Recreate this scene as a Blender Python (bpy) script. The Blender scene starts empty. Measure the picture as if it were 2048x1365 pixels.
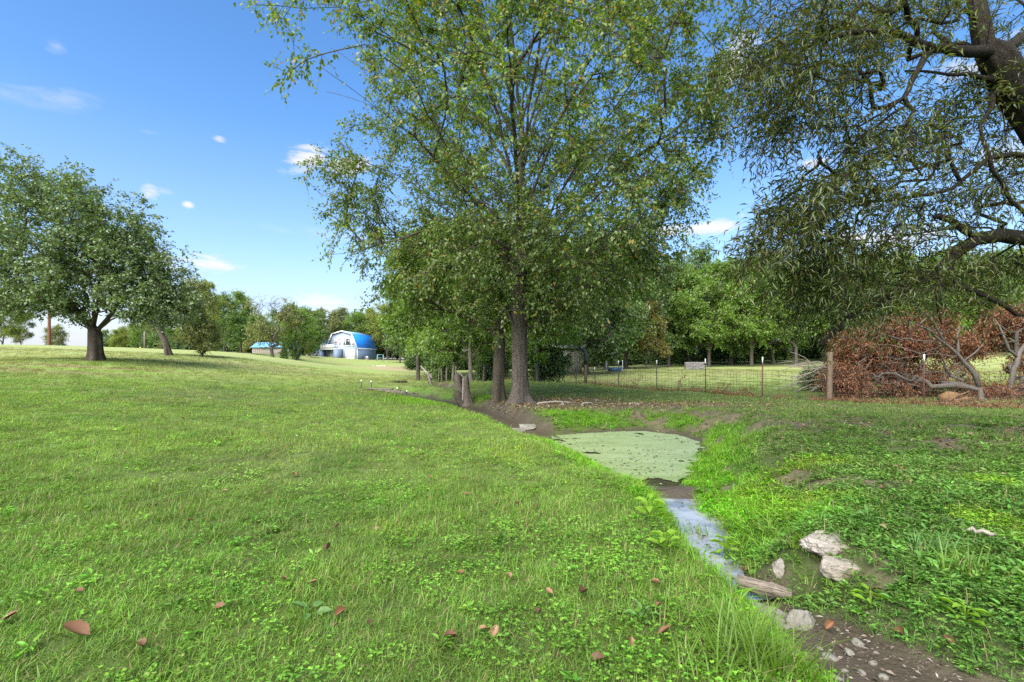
import bpy, math, random
import numpy as np
from mathutils import Vector, Matrix

# ------------------------------------------------------------------ camera
SC = bpy.context.scene
EYE, HZ, F = 1.25, 725.0, 967.0          # eye height (m), horizon row and focal length (px of the 2048 px photo)
cam_d = bpy.data.cameras.new('camera')
cam_d.sensor_width = 36.0
cam_d.lens = 36.0 * F / 2048.0
cam_d.shift_y = (HZ - 682.5) / 2048.0
cam_d.clip_start = 0.05
cam_d.clip_end = 3000
cam = bpy.data.objects.new('camera', cam_d)
SC.collection.objects.link(cam)
cam.location = (0, 0, EYE)
cam.rotation_euler = (math.radians(90), 0, 0)
SC.camera = cam

# ------------------------------------------------------------------ light
SUN_EL, SUN_AZ = 47.0, 206.0             # azimuth clockwise from +Y: behind the camera, to the left
SUN_DIR = Vector((math.sin(math.radians(SUN_AZ)) * math.cos(math.radians(SUN_EL)),
                  math.cos(math.radians(SUN_AZ)) * math.cos(math.radians(SUN_EL)),
                  math.sin(math.radians(SUN_EL))))
SUN_STRENGTH, SUN_SOFT, SKY_STRENGTH, EXPOSURE = 4.4, 70.0, 0.10, 1.50
sd = bpy.data.lights.new('sun', 'SUN')
sd.energy = SUN_STRENGTH
sd.angle = math.radians(SUN_SOFT)        # veiled sun: thin cloud
sd.color = (1.0, 0.945, 0.85)
sun = bpy.data.objects.new('sun', sd)
SC.collection.objects.link(sun)
sun.location = (0, 0, 60)
sun.rotation_euler = SUN_DIR.to_track_quat('Z', 'Y').to_euler()

SC.view_settings.view_transform = 'Standard'
SC.view_settings.look = 'None'
SC.view_settings.exposure = EXPOSURE
SC.view_settings.gamma = 1.0
SC.view_settings.use_curve_mapping = False
SC.render.engine = 'CYCLES'
SC.cycles.max_bounces = 8
SC.cycles.diffuse_bounces = 5
SC.cycles.glossy_bounces = 2
SC.cycles.transmission_bounces = 4
SC.cycles.transparent_max_bounces = 4
SC.cycles.use_denoising = False
SC.cycles.use_adaptive_sampling = False
SC.cycles.sample_clamp_indirect = 4.0
SC.cycles.caustics_reflective = False
SC.cycles.caustics_refractive = False

world = bpy.data.worlds.new('World')
SC.world = world
world.use_nodes = True


class NT:
    """small wrapper round a node tree"""
    def __init__(self, tree):
        self.t = tree
        self.n = tree.nodes
        self.l = tree.links

    def new(self, kind, **kw):
        nd = self.n.new(kind)
        for k, v in kw.items():
            setattr(nd, k, v)
        return nd

    def put(self, sock, v):
        if hasattr(v, 'is_output'):
            self.l.new(v, sock)
        elif v is not None:
            sock.default_value = v

    def math(self, op, a, b=None, c=None, clamp=False):
        nd = self.new('ShaderNodeMath', operation=op, use_clamp=clamp)
        for i, v in enumerate((a, b, c)):
            if v is not None:
                self.put(nd.inputs[i], v)
        return nd.outputs[0]

    def vmath(self, op, a, b=None):
        nd = self.new('ShaderNodeVectorMath', operation=op)
        self.put(nd.inputs[0], a)
        if b is not None:
            self.put(nd.inputs[1], b)
        return nd

    def noise(self, vec, scale, detail=4.0, rough=0.55, dist=0.0, out='Fac'):
        nd = self.new('ShaderNodeTexNoise')
        if vec is not None:
            self.put(nd.inputs['Vector'], vec)
        nd.inputs['Scale'].default_value = scale
        nd.inputs['Detail'].default_value = detail
        nd.inputs['Roughness'].default_value = rough
        nd.inputs['Distortion'].default_value = dist
        return nd.outputs[out]

    def ramp(self, fac, stops, interp='LINEAR'):
        nd = self.new('ShaderNodeValToRGB')
        cr = nd.color_ramp
        cr.interpolation = interp
        while len(cr.elements) < len(stops):
            cr.elements.new(0.5)
        for e, (p, c) in zip(cr.elements, stops):
            e.position = p
            e.color = (c[0], c[1], c[2], 1) if not isinstance(c, (int, float)) else (c, c, c, 1)
        self.put(nd.inputs[0], fac)
        return nd.outputs[0]

    def mix(self, fac, a, b, mode='MIX'):
        nd = self.new('ShaderNodeMix', data_type='RGBA', blend_type=mode)
        self.put(nd.inputs[0], fac)
        for s, v in ((nd.inputs[6], a), (nd.inputs[7], b)):
            if isinstance(v, tuple) and len(v) == 3:
                v = v + (1,)
            self.put(s, v)
        return nd.outputs[2]

    def smooth(self, v, a, b):
        nd = self.new('ShaderNodeMapRange', interpolation_type='SMOOTHSTEP')
        self.put(nd.inputs[0], v)
        nd.inputs[1].default_value = a
        nd.inputs[2].default_value = b
        return nd.outputs[0]

    def mapping(self, vec, scale=(1, 1, 1), rot=(0, 0, 0), loc=(0, 0, 0)):
        nd = self.new('ShaderNodeMapping')
        self.put(nd.inputs[0], vec)
        nd.inputs['Scale'].default_value = scale
        nd.inputs['Rotation'].default_value = rot
        nd.inputs['Location'].default_value = loc
        return nd.outputs[0]

    def bump(self, height, strength=0.5, dist=0.02):
        nd = self.new('ShaderNodeBump')
        nd.inputs['Strength'].default_value = strength
        nd.inputs['Distance'].default_value = dist
        self.put(nd.inputs['Height'], height)
        return nd.outputs[0]


# ------------------------------------------------------------------ sky with its clouds
def build_sky():
    w = NT(world.node_tree)
    w.n.clear()
    out = w.new('ShaderNodeOutputWorld')
    bg = w.new('ShaderNodeBackground')
    bg.inputs['Strength'].default_value = SKY_STRENGTH
    w.l.new(bg.outputs[0], out.inputs[0])
    sky = w.new('ShaderNodeTexSky', sky_type='NISHITA')
    sky.sun_disc = False
    sky.sun_elevation = math.radians(SUN_EL)
    sky.sun_rotation = math.radians(SUN_AZ)
    sky.altitude = 200
    sky.air_density = 1.0
    sky.dust_density = 0.6
    sky.ozone_density = 1.6
    tc = w.new('ShaderNodeTexCoord').outputs['Generated']
    nrm = w.vmath('NORMALIZE', tc).outputs[0]
    sep = w.new('ShaderNodeSeparateXYZ')
    w.l.new(nrm, sep.inputs[0])
    az = w.math('ARCTAN2', sep.outputs[0], sep.outputs[1])
    el = w.math('ARCSINE', sep.outputs[2])
    hs = w.new('ShaderNodeHueSaturation')
    hs.inputs['Hue'].default_value = 0.503
    hs.inputs['Saturation'].default_value = 1.26
    hs.inputs['Value'].default_value = SKY_GAIN
    w.l.new(sky.outputs[0], hs.inputs['Color'])
    col = hs.outputs[0]
    # pale haze low on the horizon
    low = w.ramp(el, [(0.0, 0.85), (0.10, 0.55), (0.20, 0.22), (0.42, 0.0)])
    col = w.mix(low, col, HAZE_COL)
    # clouds: soft noise-eaten patches at their directions, plus thin high wisps everywhere
    n1 = w.noise(w.mapping(nrm, (11, 11, 30)), 1.0, 8, 0.66, 0.6)
    n2 = w.noise(w.mapping(nrm, (26, 26, 60)), 1.0, 5, 0.6)
    nz = w.math('SUBTRACT', w.math('ADD', w.math('MULTIPLY', n1, 1.7), w.math('MULTIPLY', n2, 0.7)), 1.2)
    total = None
    for (px, py, sx, sy, rot, k) in CLOUDS:
        dx, dz = (px - 1024) / F, (HZ - py) / F
        a0 = math.atan2(dx, 1.0)
        e0 = math.atan2(dz, math.hypot(dx, 1.0))
        ca, ce = math.cos(a0) ** 2 / F, math.cos(a0) / F * math.cos(e0) ** 2
        ra, re = sx * ca, sy * ce
        da = w.math('SUBTRACT', az, a0)
        de = w.math('SUBTRACT', el, e0)
        if rot:
            c, s = math.cos(rot), math.sin(rot)
            d1 = w.math('ADD', w.math('MULTIPLY', da, c), w.math('MULTIPLY', de, s))
            d2 = w.math('SUBTRACT', w.math('MULTIPLY', de, c), w.math('MULTIPLY', da, s))
            da, de = d1, d2
        q = w.math('ADD', w.math('POWER', w.math('ABSOLUTE', w.math('DIVIDE', da, ra)), 2.0),
                   w.math('POWER', w.math('ABSOLUTE', w.math('DIVIDE', de, re)), 2.0))
        v = w.math('SUBTRACT', .80, w.math('SQRT', q))
        v = w.math('ADD', v, w.math('MULTIPLY', nz, 1.5))
        v = w.math('MULTIPLY', w.smooth(v, 0.0, 0.75 if k > 0.5 else 1.3), k)
        total = v if total is None else w.math('MAXIMUM', total, v)
    # loose fair-weather clouds over the rest of the sky (behind and above the camera too)
    wisps = w.noise(w.mapping(nrm, (2.2, 2.2, 6.0), (0.3, 0.2, 0.5)), 1.0, 8, 0.6, 0.8)
    total = w.math('MAXIMUM', total, w.math('MULTIPLY', w.smooth(wisps, 0.6, 0.85), 0.15))
    shade = w.math('ADD', 0.86, w.math('MULTIPLY', n2, 0.25))
    cl = w.vmath('SCALE', CLOUD_COL[:3])
    w.l.new(shade, cl.inputs[3])
    col = w.mix(w.math('MINIMUM', total, 1.0), col, cl.outputs[0])
    w.l.new(col, bg.inputs['Color'])


SKY_GAIN = 1.05
HAZE_COL = (2.35, 2.38, 3.1, 1)
CLOUD_COL = (3.55, 3.6, 3.7, 1)
CLOUDS = [  # photo column, row, half width, half height, tilt, opacity
    (115, 93, 34, 20, 0, .35), (110, 195, 170, 34, .22, .30), (437, 278, 24, 13, 0, .75),
    (617, 316, 85, 34, .25, 1.0), (690, 330, 70, 30, .1, .9), (297, 388, 34, 24, 0, .7), (330, 384, 40, 12, 0, .4),
    (376, 408, 18, 12, 0, .95), (425, 529, 90, 24, 0, 1.0), (330, 530, 70, 25, 0, .8), (300, 266, 50, 12, 0, .16),
    (640, 602, 80, 24, 0, .8), (450, 597, 80, 14, 0, .6), (1465, 122, 72, 70, .4, 1.0),
    (1425, 455, 90, 28, .05, 1.0), (1330, 462, 60, 18, 0, .9), (1630, 325, 60, 22, 0, .9),
    (690, 472, 150, 16, -.05, .35), (1730, 480, 190, 34, 0, .95), (1960, 130, 130, 60, 0, .7),
    (2010, 300, 150, 60, 0, .6), (560, 460, 120, 14, -.1, .2), (150, 640, 260, 40, 0, .5),
]
build_sky()

# ------------------------------------------------------------------ object helpers
COL = SC.collection
RNG = np.random.default_rng(11)
random.seed(11)


def P(px, py, d):
    """world point seen at a photo pixel at distance d along the view axis"""
    return Vector(((px - 1024) / F * d, d, EYE - (py - HZ) / F * d))


def tag(o, label=None, cat=None, group=None, kind=None):
    if label: o['label'] = label
    if cat: o['category'] = cat
    if group: o['group'] = group
    if kind: o['kind'] = kind
    return o


def link(o, parent=None):
    COL.objects.link(o)
    if parent is not None:
        o.parent = parent
    return o


def empty(name, loc=(0, 0, 0), rz=0.0, **kw):
    o = bpy.data.objects.new(name, None)
    o.empty_display_size = 0.2
    link(o)
    o.location = loc
    o.rotation_euler = (0, 0, rz)
    return tag(o, **kw)


def mesh_np(name, verts, faces, mats=(), smooth=False, mat_idx=None):
    """verts (N,3); faces: list of index arrays (M,3)/(M,4)"""
    me = bpy.data.meshes.new(name)
    verts = np.asarray(verts, dtype=np.float32)
    if not isinstance(faces, (list, tuple)):
        faces = [faces]
    faces = [np.asarray(f, dtype=np.int32) for f in faces if len(f)]
    nl = sum(f.size for f in faces)
    nf = sum(len(f) for f in faces)
    me.vertices.add(len(verts))
    me.vertices.foreach_set('co', verts.ravel())
    me.loops.add(nl)
    me.polygons.add(nf)
    if nf:
        me.loops.foreach_set('vertex_index', np.concatenate([f.ravel() for f in faces]))
        tot = np.concatenate([np.full(len(f), f.shape[1], dtype=np.int32) for f in faces])
        start = np.concatenate([[0], np.cumsum(tot)[:-1]]).astype(np.int32)
        me.polygons.foreach_set('loop_start', start)
        if mat_idx is not None:
            me.polygons.foreach_set('material_index', np.asarray(mat_idx, dtype=np.int32))
        if smooth:
            me.polygons.foreach_set('use_smooth', np.ones(nf, dtype=bool))
    for m in mats:
        me.materials.append(m)
    me.update(calc_edges=True)
    return me


def obj(name, me, parent=None, loc=None, rot=None):
    o = bpy.data.objects.new(name, me)
    link(o, parent)
    if loc is not None: o.location = loc
    if rot is not None: o.rotation_euler = rot
    return o


class MB:
    """collects simple solids and builds them as one mesh"""
    def __init__(self):
        self.v, self.q, self.t, self.n = [], [], [], 0

    def add(self, verts, quads=(), tris=()):
        verts = np.asarray(verts, dtype=float)
        self.v.append(verts)
        for q in quads: self.q.append([i + self.n for i in q])
        for t in tris: self.t.append([i + self.n for i in t])
        self.n += len(verts)
        return self

    def box(self, c, s, rot=None):
        x, y, z = s[0] / 2, s[1] / 2, s[2] / 2
        v = np.array([(-x, -y, -z), (x, -y, -z), (x, y, -z), (-x, y, -z), (-x, -y, z), (x, -y, z), (x, y, z), (-x, y, z)])
        if rot is not None:
            v = v @ np.array(rot).T
        v = v + np.array(c)
        return self.add(v, [(0, 3, 2, 1), (4, 5, 6, 7), (0, 1, 5, 4), (1, 2, 6, 5), (2, 3, 7, 6), (3, 0, 4, 7)])

    def bevel_box(self, c, s, b, rot=None):
        """box with chamfered vertical and horizontal edges (three stacked rings each end)"""
        x, y, z = s[0] / 2, s[1] / 2, s[2] / 2
        b = min(b, x * .45, y * .45, z * .45)
        def ring(xx, yy, zz, bb):
            return [(-xx + bb, -yy, zz), (xx - bb, -yy, zz), (xx, -yy + bb, zz), (xx, yy - bb, zz),
                    (xx - bb, yy, zz), (-xx + bb, yy, zz), (-xx, yy - bb, zz), (-xx, -yy + bb, zz)]
        rings = [ring(x - b, y - b, -z, b * .5), ring(x, y, -z + b, b), ring(x, y, z - b, b), ring(x - b, y - b, z, b * .5)]
        v = np.array([p for r in rings for p in r])
        if rot is not None:
            v = v @ np.array(rot).T
        v = v + np.array(c)
        quads = []
        for k in range(3):
            for i in range(8):
                j = (i + 1) % 8
                quads.append((k * 8 + i, k * 8 + j, k * 8 + 8 + j, k * 8 + 8 + i))
        for base, order in ((0, (7, 6, 5, 4, 3, 2, 1, 0)), (24, range(8))):
            o = [base + i for i in order]
            quads += [(o[0], o[1], o[2], o[3]), (o[0], o[3], o[4], o[7]), (o[4], o[5], o[6], o[7])]
        return self.add(v, quads)

    def tube(self, pts, rad, sides=6, cap=True, lobes=None):
        v, q, t = tube_np(np.asarray(pts, float), np.asarray(rad, float) if np.ndim(rad) else np.full(len(pts), float(rad)), sides, cap, lobes)
        self.v.append(v)
        self.q += (q + self.n).tolist()
        self.t += (t + self.n).tolist() if len(t) else []
        self.n += len(v)
        return self

    def prism(self, outline, y0, y1):
        """outline (x,z) extruded along y"""
        n = len(outline)
        v = [(x, y0, z) for x, z in outline] + [(x, y1, z) for x, z in outline]
        q = [(i, (i + 1) % n, n + (i + 1) % n, n + i) for i in range(n)]
        t = [(0, i + 1, i) for i in range(1, n - 1)] + [(n, n + i, n + i + 1) for i in range(1, n - 1)]
        return self.add(v, q, t)

    def mesh(self, name, mat, smooth=False):
        return mesh_np(name, np.concatenate(self.v), [np.array(self.q, dtype=np.int32).reshape(-1, 4), np.array(self.t, dtype=np.int32).reshape(-1, 3)], [mat], smooth)

    def build(self, name, mat, parent=None, smooth=False, loc=None, rot=None):
        return obj(name, self.mesh(name, mat, smooth), parent, loc, rot)


def tube_np(pts, rad, sides=6, cap=True, lobes=None):
    n = len(pts)
    tan = np.empty_like(pts)
    tan[1:-1] = pts[2:] - pts[:-2]
    tan[0] = pts[1] - pts[0]
    tan[-1] = pts[-1] - pts[-2]
    tan /= np.linalg.norm(tan, axis=1)[:, None] + 1e-9
    ref = np.array((1.0, 0, 0)) if abs(tan[0][0]) < .8 else np.array((0, 1.0, 0))
    us = np.empty_like(pts)
    u = ref
    for i in range(n):
        u = u - tan[i] * (u @ tan[i])
        u = u / (np.linalg.norm(u) + 1e-9)
        us[i] = u
    vs = np.cross(tan, us)
    a = np.linspace(0, 2 * np.pi, sides, endpoint=False)
    r = rad[:, None] * np.ones(sides)[None]
    if lobes is not None:
        r = r * lobes(pts, a)
    v = pts[:, None, :] + us[:, None, :] * (np.cos(a)[None, :, None] * r[..., None]) + vs[:, None, :] * (np.sin(a)[None, :, None] * r[..., None])
    v = v.reshape(-1, 3)
    i = np.arange(n - 1)[:, None] * sides
    j = np.arange(sides)[None]
    k = (j + 1) % sides
    q = np.stack([i + j, i + k, i + sides + k, i + sides + j], -1).reshape(-1, 4)
    t = np.zeros((0, 3), int)
    if cap:
        v = np.vstack([v, pts[-1:] + tan[-1:] * rad[-1] * .3, pts[:1]])
        e, s = len(v) - 2, len(v) - 1
        b = (n - 1) * sides
        jj = np.arange(sides)
        kk = (jj + 1) % sides
        t = np.vstack([np.stack([b + jj, b + kk, np.full(sides, e)], -1), np.stack([kk, jj, np.full(sides, s)], -1)])
    return v, q, t


# value noise in numpy
def vnoise(x, y, seed=0):
    xi, yi = np.floor(x).astype(np.int64), np.floor(y).astype(np.int64)
    fx, fy = x - xi, y - yi
    fx, fy = fx * fx * (3 - 2 * fx), fy * fy * (3 - 2 * fy)
    def h(a, b):
        v = (a * 374761393 + b * 668265263 + seed * 974634221) & 0x7fffffff
        v = ((v ^ (v >> 13)) * 1274126177) & 0x7fffffff
        return ((v ^ (v >> 16)) & 0xffff) / 65535.0
    return (h(xi, yi) * (1 - fx) + h(xi + 1, yi) * fx) * (1 - fy) + (h(xi, yi + 1) * (1 - fx) + h(xi + 1, yi + 1) * fx) * fy


def fbm(x, y, scale, seed=0, octv=3):
    s, a, tot = 0, 1.0, 0
    for k in range(octv):
        s = s + a * vnoise(x * scale * 2 ** k + 17.3 * k, y * scale * 2 ** k - 9.1 * k, seed + k)
        tot += a
        a *= .5
    return s / tot


def sstep(v, a, b):
    t = np.clip((v - a) / (b - a), 0, 1)
    return t * t * (3 - 2 * t)


# ------------------------------------------------------------------ materials
def material(name):
    m = bpy.data.materials.new(name)
    m.use_nodes = True
    w = NT(m.node_tree)
    b = w.n['Principled BSDF']
    return m, w, b


def set_in(b, **kw):
    for k, v in kw.items():
        k = k.replace('_', ' ')
        if isinstance(v, tuple) and len(v) == 3:
            v = v + (1,)
        b.inputs[k].default_value = v


def plain(name, col, rough=.6, var=.12, scale=8.0, metal=0.0, bump=0.0, spec=.4, weather=None):
    """paint / metal / wood surface with uneven tone and some wear"""
    m, w, b = material(name)
    tc = w.new('ShaderNodeTexCoord').outputs['Object']
    n = w.noise(tc, scale, 5, .6)
    n2 = w.noise(tc, scale * .23, 3, .5)
    c = w.mix(n, tuple(x * (1 - var) for x in col), tuple(min(1, x * (1 + var)) for x in col))
    if weather is not None:
        f = w.smooth(n2, .45, .72)
        c = w.mix(f, c, weather)
    w.l.new(c, b.inputs['Base Color'])
    w.l.new(w.math('ADD', rough - .1, w.math('MULTIPLY', n, .2)), b.inputs['Roughness'])
    set_in(b, Metallic=metal, Specular_IOR_Level=spec)
    if bump:
        w.l.new(w.bump(n, bump, .01), b.inputs['Normal'])
    return m


def bark(name, dark, light, scale=1.0, moss=None, stretch=.16, rel=.6):
    m, w, b = material(name)
    tc = w.new('ShaderNodeTexCoord').outputs['Object']
    st = w.mapping(tc, (scale, scale, scale * stretch))
    n = w.noise(st, 38, 6, .62, .5)
    v = w.new('ShaderNodeTexVoronoi', feature='DISTANCE_TO_EDGE')
    v.inputs['Scale'].default_value = 34
    w.put(v.inputs['Vector'], w.vmath('ADD', st, w.vmath('SCALE', w.noise(tc, 5, 3, out='Color')).outputs[0]).outputs[0])
    fis = w.smooth(v.outputs[0], .0, .22)
    h = w.math('ADD', w.math('MULTIPLY', fis, .7), w.math('MULTIPLY', n, .6))
    c = w.ramp(w.math('MULTIPLY', h, .8), [(.18, dark), (.55, tuple((a + c_) / 2 for a, c_ in zip(dark, light))), (.9, light)])
    big = w.noise(tc, 1.7, 4, .6)
    c = w.mix(w.smooth(big, .35, .75), c, w.mix(.5, c, light), 'MIX')
    c = w.mix(w.math('MULTIPLY', w.smooth(v.outputs[0], .16, .02), .8), c, dark)
    if moss is not None:
        c = w.mix(w.math('MULTIPLY', w.smooth(w.noise(tc, 2.6, 5, .65), .5, .68), .6), c, moss)
    w.l.new(c, b.inputs['Base Color'])
    set_in(b, Roughness=.92, Specular_IOR_Level=.2)
    w.l.new(w.bump(h, rel, .02), b.inputs['Normal'])
    return m


def leafmat(name, cols, trans=.32, gloss=.10, pale=.25, rough=.42, rare=()):
    """thin leaf: diffuse + translucent, a faint waxy sheen, paler underside; each leaf its own tone"""
    m, w, b = material(name)
    out = w.n['Material Output']
    w.n.remove(b)
    geo = w.new('ShaderNodeNewGeometry')
    rnd = geo.outputs['Random Per Island']
    n = len(cols)
    c = w.ramp(rnd, [((i + .02) / n, col) for i, col in enumerate(cols)])
    r2 = w.math('FRACT', w.math('MULTIPLY', rnd, 37.7))
    for k, (share, col) in enumerate(rare):
        c = w.mix(w.math('GREATER_THAN', w.math('FRACT', w.math('ADD', r2, .37 * k)), 1 - share), c, col)
    tc = w.new('ShaderNodeTexCoord').outputs['Object']
    cl = w.noise(tc, .55, 3, .5)
    hs = w.new('ShaderNodeHueSaturation')
    w.put(hs.inputs['Color'], c)
    w.put(hs.inputs['Hue'], w.math('ADD', .484, w.math('MULTIPLY', cl, .032)))
    w.put(hs.inputs['Value'], w.math('ADD', .72, w.math('MULTIPLY', cl, .56)))
    c = hs.outputs[0]
    under = w.mix(w.math('MULTIPLY', geo.outputs['Backfacing'], pale), c, (.22, .26, .15))
    d = w.new('ShaderNodeBsdfDiffuse')
    w.l.new(under, d.inputs[0])
    tr = w.new('ShaderNodeBsdfTranslucent')
    w.l.new(w.mix(1.0, c, (1.25, 1.3, .55), 'MULTIPLY'), tr.inputs[0])
    mx = w.new('ShaderNodeMixShader')
    mx.inputs[0].default_value = trans
    w.l.new(d.outputs[0], mx.inputs[1])
    w.l.new(tr.outputs[0], mx.inputs[2])
    g = w.new('ShaderNodeBsdfGlossy')
    g.inputs['Roughness'].default_value = rough
    g.inputs['Color'].default_value = (.9, .95, 1, 1)
    mx2 = w.new('ShaderNodeMixShader')
    mx2.inputs[0].default_value = gloss * .4
    w.l.new(mx.outputs[0], mx2.inputs[1])
    w.l.new(g.outputs[0], mx2.inputs[2])
    w.l.new(mx2.outputs[0], out.inputs[0])
    return m

# ================================================================== THE GROUND
def W(px, py, d):
    p = P(px, py, d)
    return (p.x, p.y, p.z)


CTRL = np.array([
    (-2, 1, 0), (2, 1, 0), (0, -6, 0), (-10, -4, .05), (10, -4, .05), (-8, 3, .1), (9, 3, .06),
    (0, 5, -.02), (-4, 6, .04), (5.5, 7.5, .20), (9, 8, .28), (7, 11, .15), (-30, 0, .5), (30, 0, .3),
    W(200, 850, 8), W(200, 780, 13), W(0, 760, 16), W(500, 780, 16), W(500, 740, 28), W(190, 720, 24),
    W(-300, 730, 24), W(335, 712, 36), W(405, 712, 38), W(500, 708, 60), W(0, 689, 45), W(98, 698, 60), W(-500, 700, 50),
    W(540, 708.5, 92), W(690, 716, 105), W(752, 721, 110), W(760, 740, 62), W(700, 755, 34), W(820, 751, 40),
    W(722, 780, 19), W(865, 763, 26), W(837, 746, 50), W(900, 742, 60), W(640, 736, 70), W(640, 728, 90),
    W(1000, 802, 16.2), W(1040, 805, 15.5), W(925, 797, 17),
    W(1848, 815, 13.2), W(1659, 802, 15.2), W(1525, 797, 16.2), W(1411, 785, 19.5), W(1314, 783, 21.5),
    W(1237, 775, 24), W(1104, 775, 28), W(985, 772, 28), W(1390, 740, 38), W(1250, 746, 34), W(1640, 731, 50), W(1900, 716, 50),
    W(1167, 752, 32), W(1075, 761, 26), W(2300, 740, 40),
    (0, 90, 1.0), (40, 80, 3.0), (90, 60, 4.0), (-90, 60, 3.0), (-90, 110, 2.5), (0, 140, 2.5), (70, 150, 4), (-150, 20, 2.0),
    (150, 20, 3.0), (-60, 150, 2.2), (0, 300, 3), (-300, 300, 1), (300, 300, 4), (0, -80, 0), (-80, -80, 0), (80, -80, 0),
    (-400, 0, 1), (400, 0, 3), (0, 700, 1), (-600, 600, 0), (600, 600, 2),
])


def rbf_fit(c):
    d = np.sqrt(((c[:, None, :2] - c[None, :, :2]) ** 2).sum(-1) + 9.0)
    n = len(c)
    A = np.zeros((n + 3, n + 3))
    A[:n, :n] = d + np.eye(n) * -.25
    A[:n, n] = 1
    A[:n, n + 1:] = c[:, :2]
    A[n, :n] = 1
    A[n + 1:, :n] = c[:, :2].T
    return np.linalg.solve(A, np.concatenate([c[:, 2], np.zeros(3)]))


RBF = rbf_fit(CTRL)


def base_h(x, y):
    x, y = np.asarray(x, float), np.asarray(y, float)
    sh = x.shape
    x, y = x.ravel(), y.ravel()
    out = np.empty(len(x))
    for s in range(0, len(x), 20000):
        xs, ys = x[s:s + 20000], y[s:s + 20000]
        d = np.sqrt((xs[:, None] - CTRL[None, :, 0]) ** 2 + (ys[:, None] - CTRL[None, :, 1]) ** 2 + 9.0)
        out[s:s + 20000] = d @ RBF[:-3] + RBF[-3] + RBF[-2] * xs + RBF[-1] * ys
    return out.reshape(sh)


WATER_Z = -.35
def wp(px, py, z=WATER_Z):
    d = F * (EYE - z) / (py - HZ)
    return ((px - 1024) / F * d, d)

POND = np.array([wp(*p) for p in [(1306, 972), (1340, 970), (1362, 938), (1400, 903), (1392, 882), (1350, 870), (1290, 863), (1220, 864), (1160, 869),
                                   (1112, 873), (1090, 878), (1128, 893), (1176, 915), (1224, 939), (1272, 962)]])
# ditch centre lines: x, y, bottom z, half width of the bottom, bank left, bank right
def dl(px, py, z, w, bl, br):
    x, y = wp(px, py, -.40 if py > 960 else z)
    return (x, y, z, w, bl, br)
CREEK = np.array([dl(1322, 966, -.42, .15, .9, 1.6), dl(1328, 974, -.37, .20, .9, 1.6), dl(1335, 984, -.345, .20, .8, 1.6), dl(1343, 996, -.44, .09, .6, 1.5), dl(1388, 1050, -.44, .125, .6, 1.4), dl(1424, 1110, -.44, .095, .5, 1.0),
                  dl(1452, 1165, -.44, .09, .45, .6), dl(1500, 1200, -.43, .15, .4, .5), dl(1590, 1260, -.33, .16, .5, .5), dl(1680, 1330, -.28, .24, .6, .5), dl(1800, 1430, -.24, .3, .7, .5),
                  dl(2100, 1640, -.2, .3, .8, .6)])
FEED = np.array([dl(1075, 872, -.37, .22, 1.2, .55), dl(1020, 845, -.33, .18, 1.3, .30), dl(960, 822, -.30, .25, 1.4, .35), dl(885, 806, -.26, .3, 1.5, .9), dl(815, 794, -.20, .35, 1.4, .9),
                 dl(775, 789, -.12, .3, 1.2, .9)])
GULLY = np.array([dl(905, 790, -.20, .25, .6, .4), dl(868, 783, -.30, .28, .6, .16), dl(835, 781, -.28, .26, .6, .16), dl(800, 779, -.08, .2, .6, .3)])


def seg_dist(x, y, L):
    """distance to a polyline, its interpolated columns 2.., and side (+1 = right going along it)"""
    best = np.full(x.shape, 1e9)
    par = np.zeros(x.shape + (L.shape[1] - 2,))
    side = np.zeros(x.shape)
    for a, b in zip(L[:-1], L[1:]):
        dx, dy = b[0] - a[0], b[1] - a[1]
        t = np.clip(((x - a[0]) * dx + (y - a[1]) * dy) / (dx * dx + dy * dy), 0, 1)
        ex, ey = x - a[0] - t * dx, y - a[1] - t * dy
        d = np.hypot(ex, ey)
        m = d < best
        best = np.where(m, d, best)
        cr = np.where(dx * (y - a[1]) - dy * (x - a[0]) > 0, -1.0, 1.0)
        side = np.where(m, cr, side)
        par = np.where(m[..., None], a[2:] + t[..., None] * (b[2:] - a[2:]), par)
    return best, par, side


def poly_sdf(x, y, poly):
    best = np.full(x.shape, 1e9)
    ins = np.zeros(x.shape, bool)
    n = len(poly)
    for i in range(n):
        a, b = poly[i], poly[(i + 1) % n]
        dx, dy = b - a
        t = np.clip(((x - a[0]) * dx + (y - a[1]) * dy) / (dx * dx + dy * dy), 0, 1)
        best = np.minimum(best, np.hypot(x - a[0] - t * dx, y - a[1] - t * dy))
        c = ((a[1] > y) != (b[1] > y))
        with np.errstate(divide='ignore', invalid='ignore'):
            xx = (b[0] - a[0]) * (y - a[1]) / (b[1] - a[1] if b[1] != a[1] else 1e-9) + a[0]
        ins ^= c & (x < xx)
    return np.where(ins, -best, best)


def wet_fields(x, y):
    """pond distance; the three ditch lines: distance beyond their bottom, and which bank one is on"""
    ps = poly_sdf(x, y, POND)
    c = seg_dist(x, y, CREEK)
    f = seg_dist(x, y, FEED)
    g = seg_dist(x, y, GULLY)
    return ps, c, f, g


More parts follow.
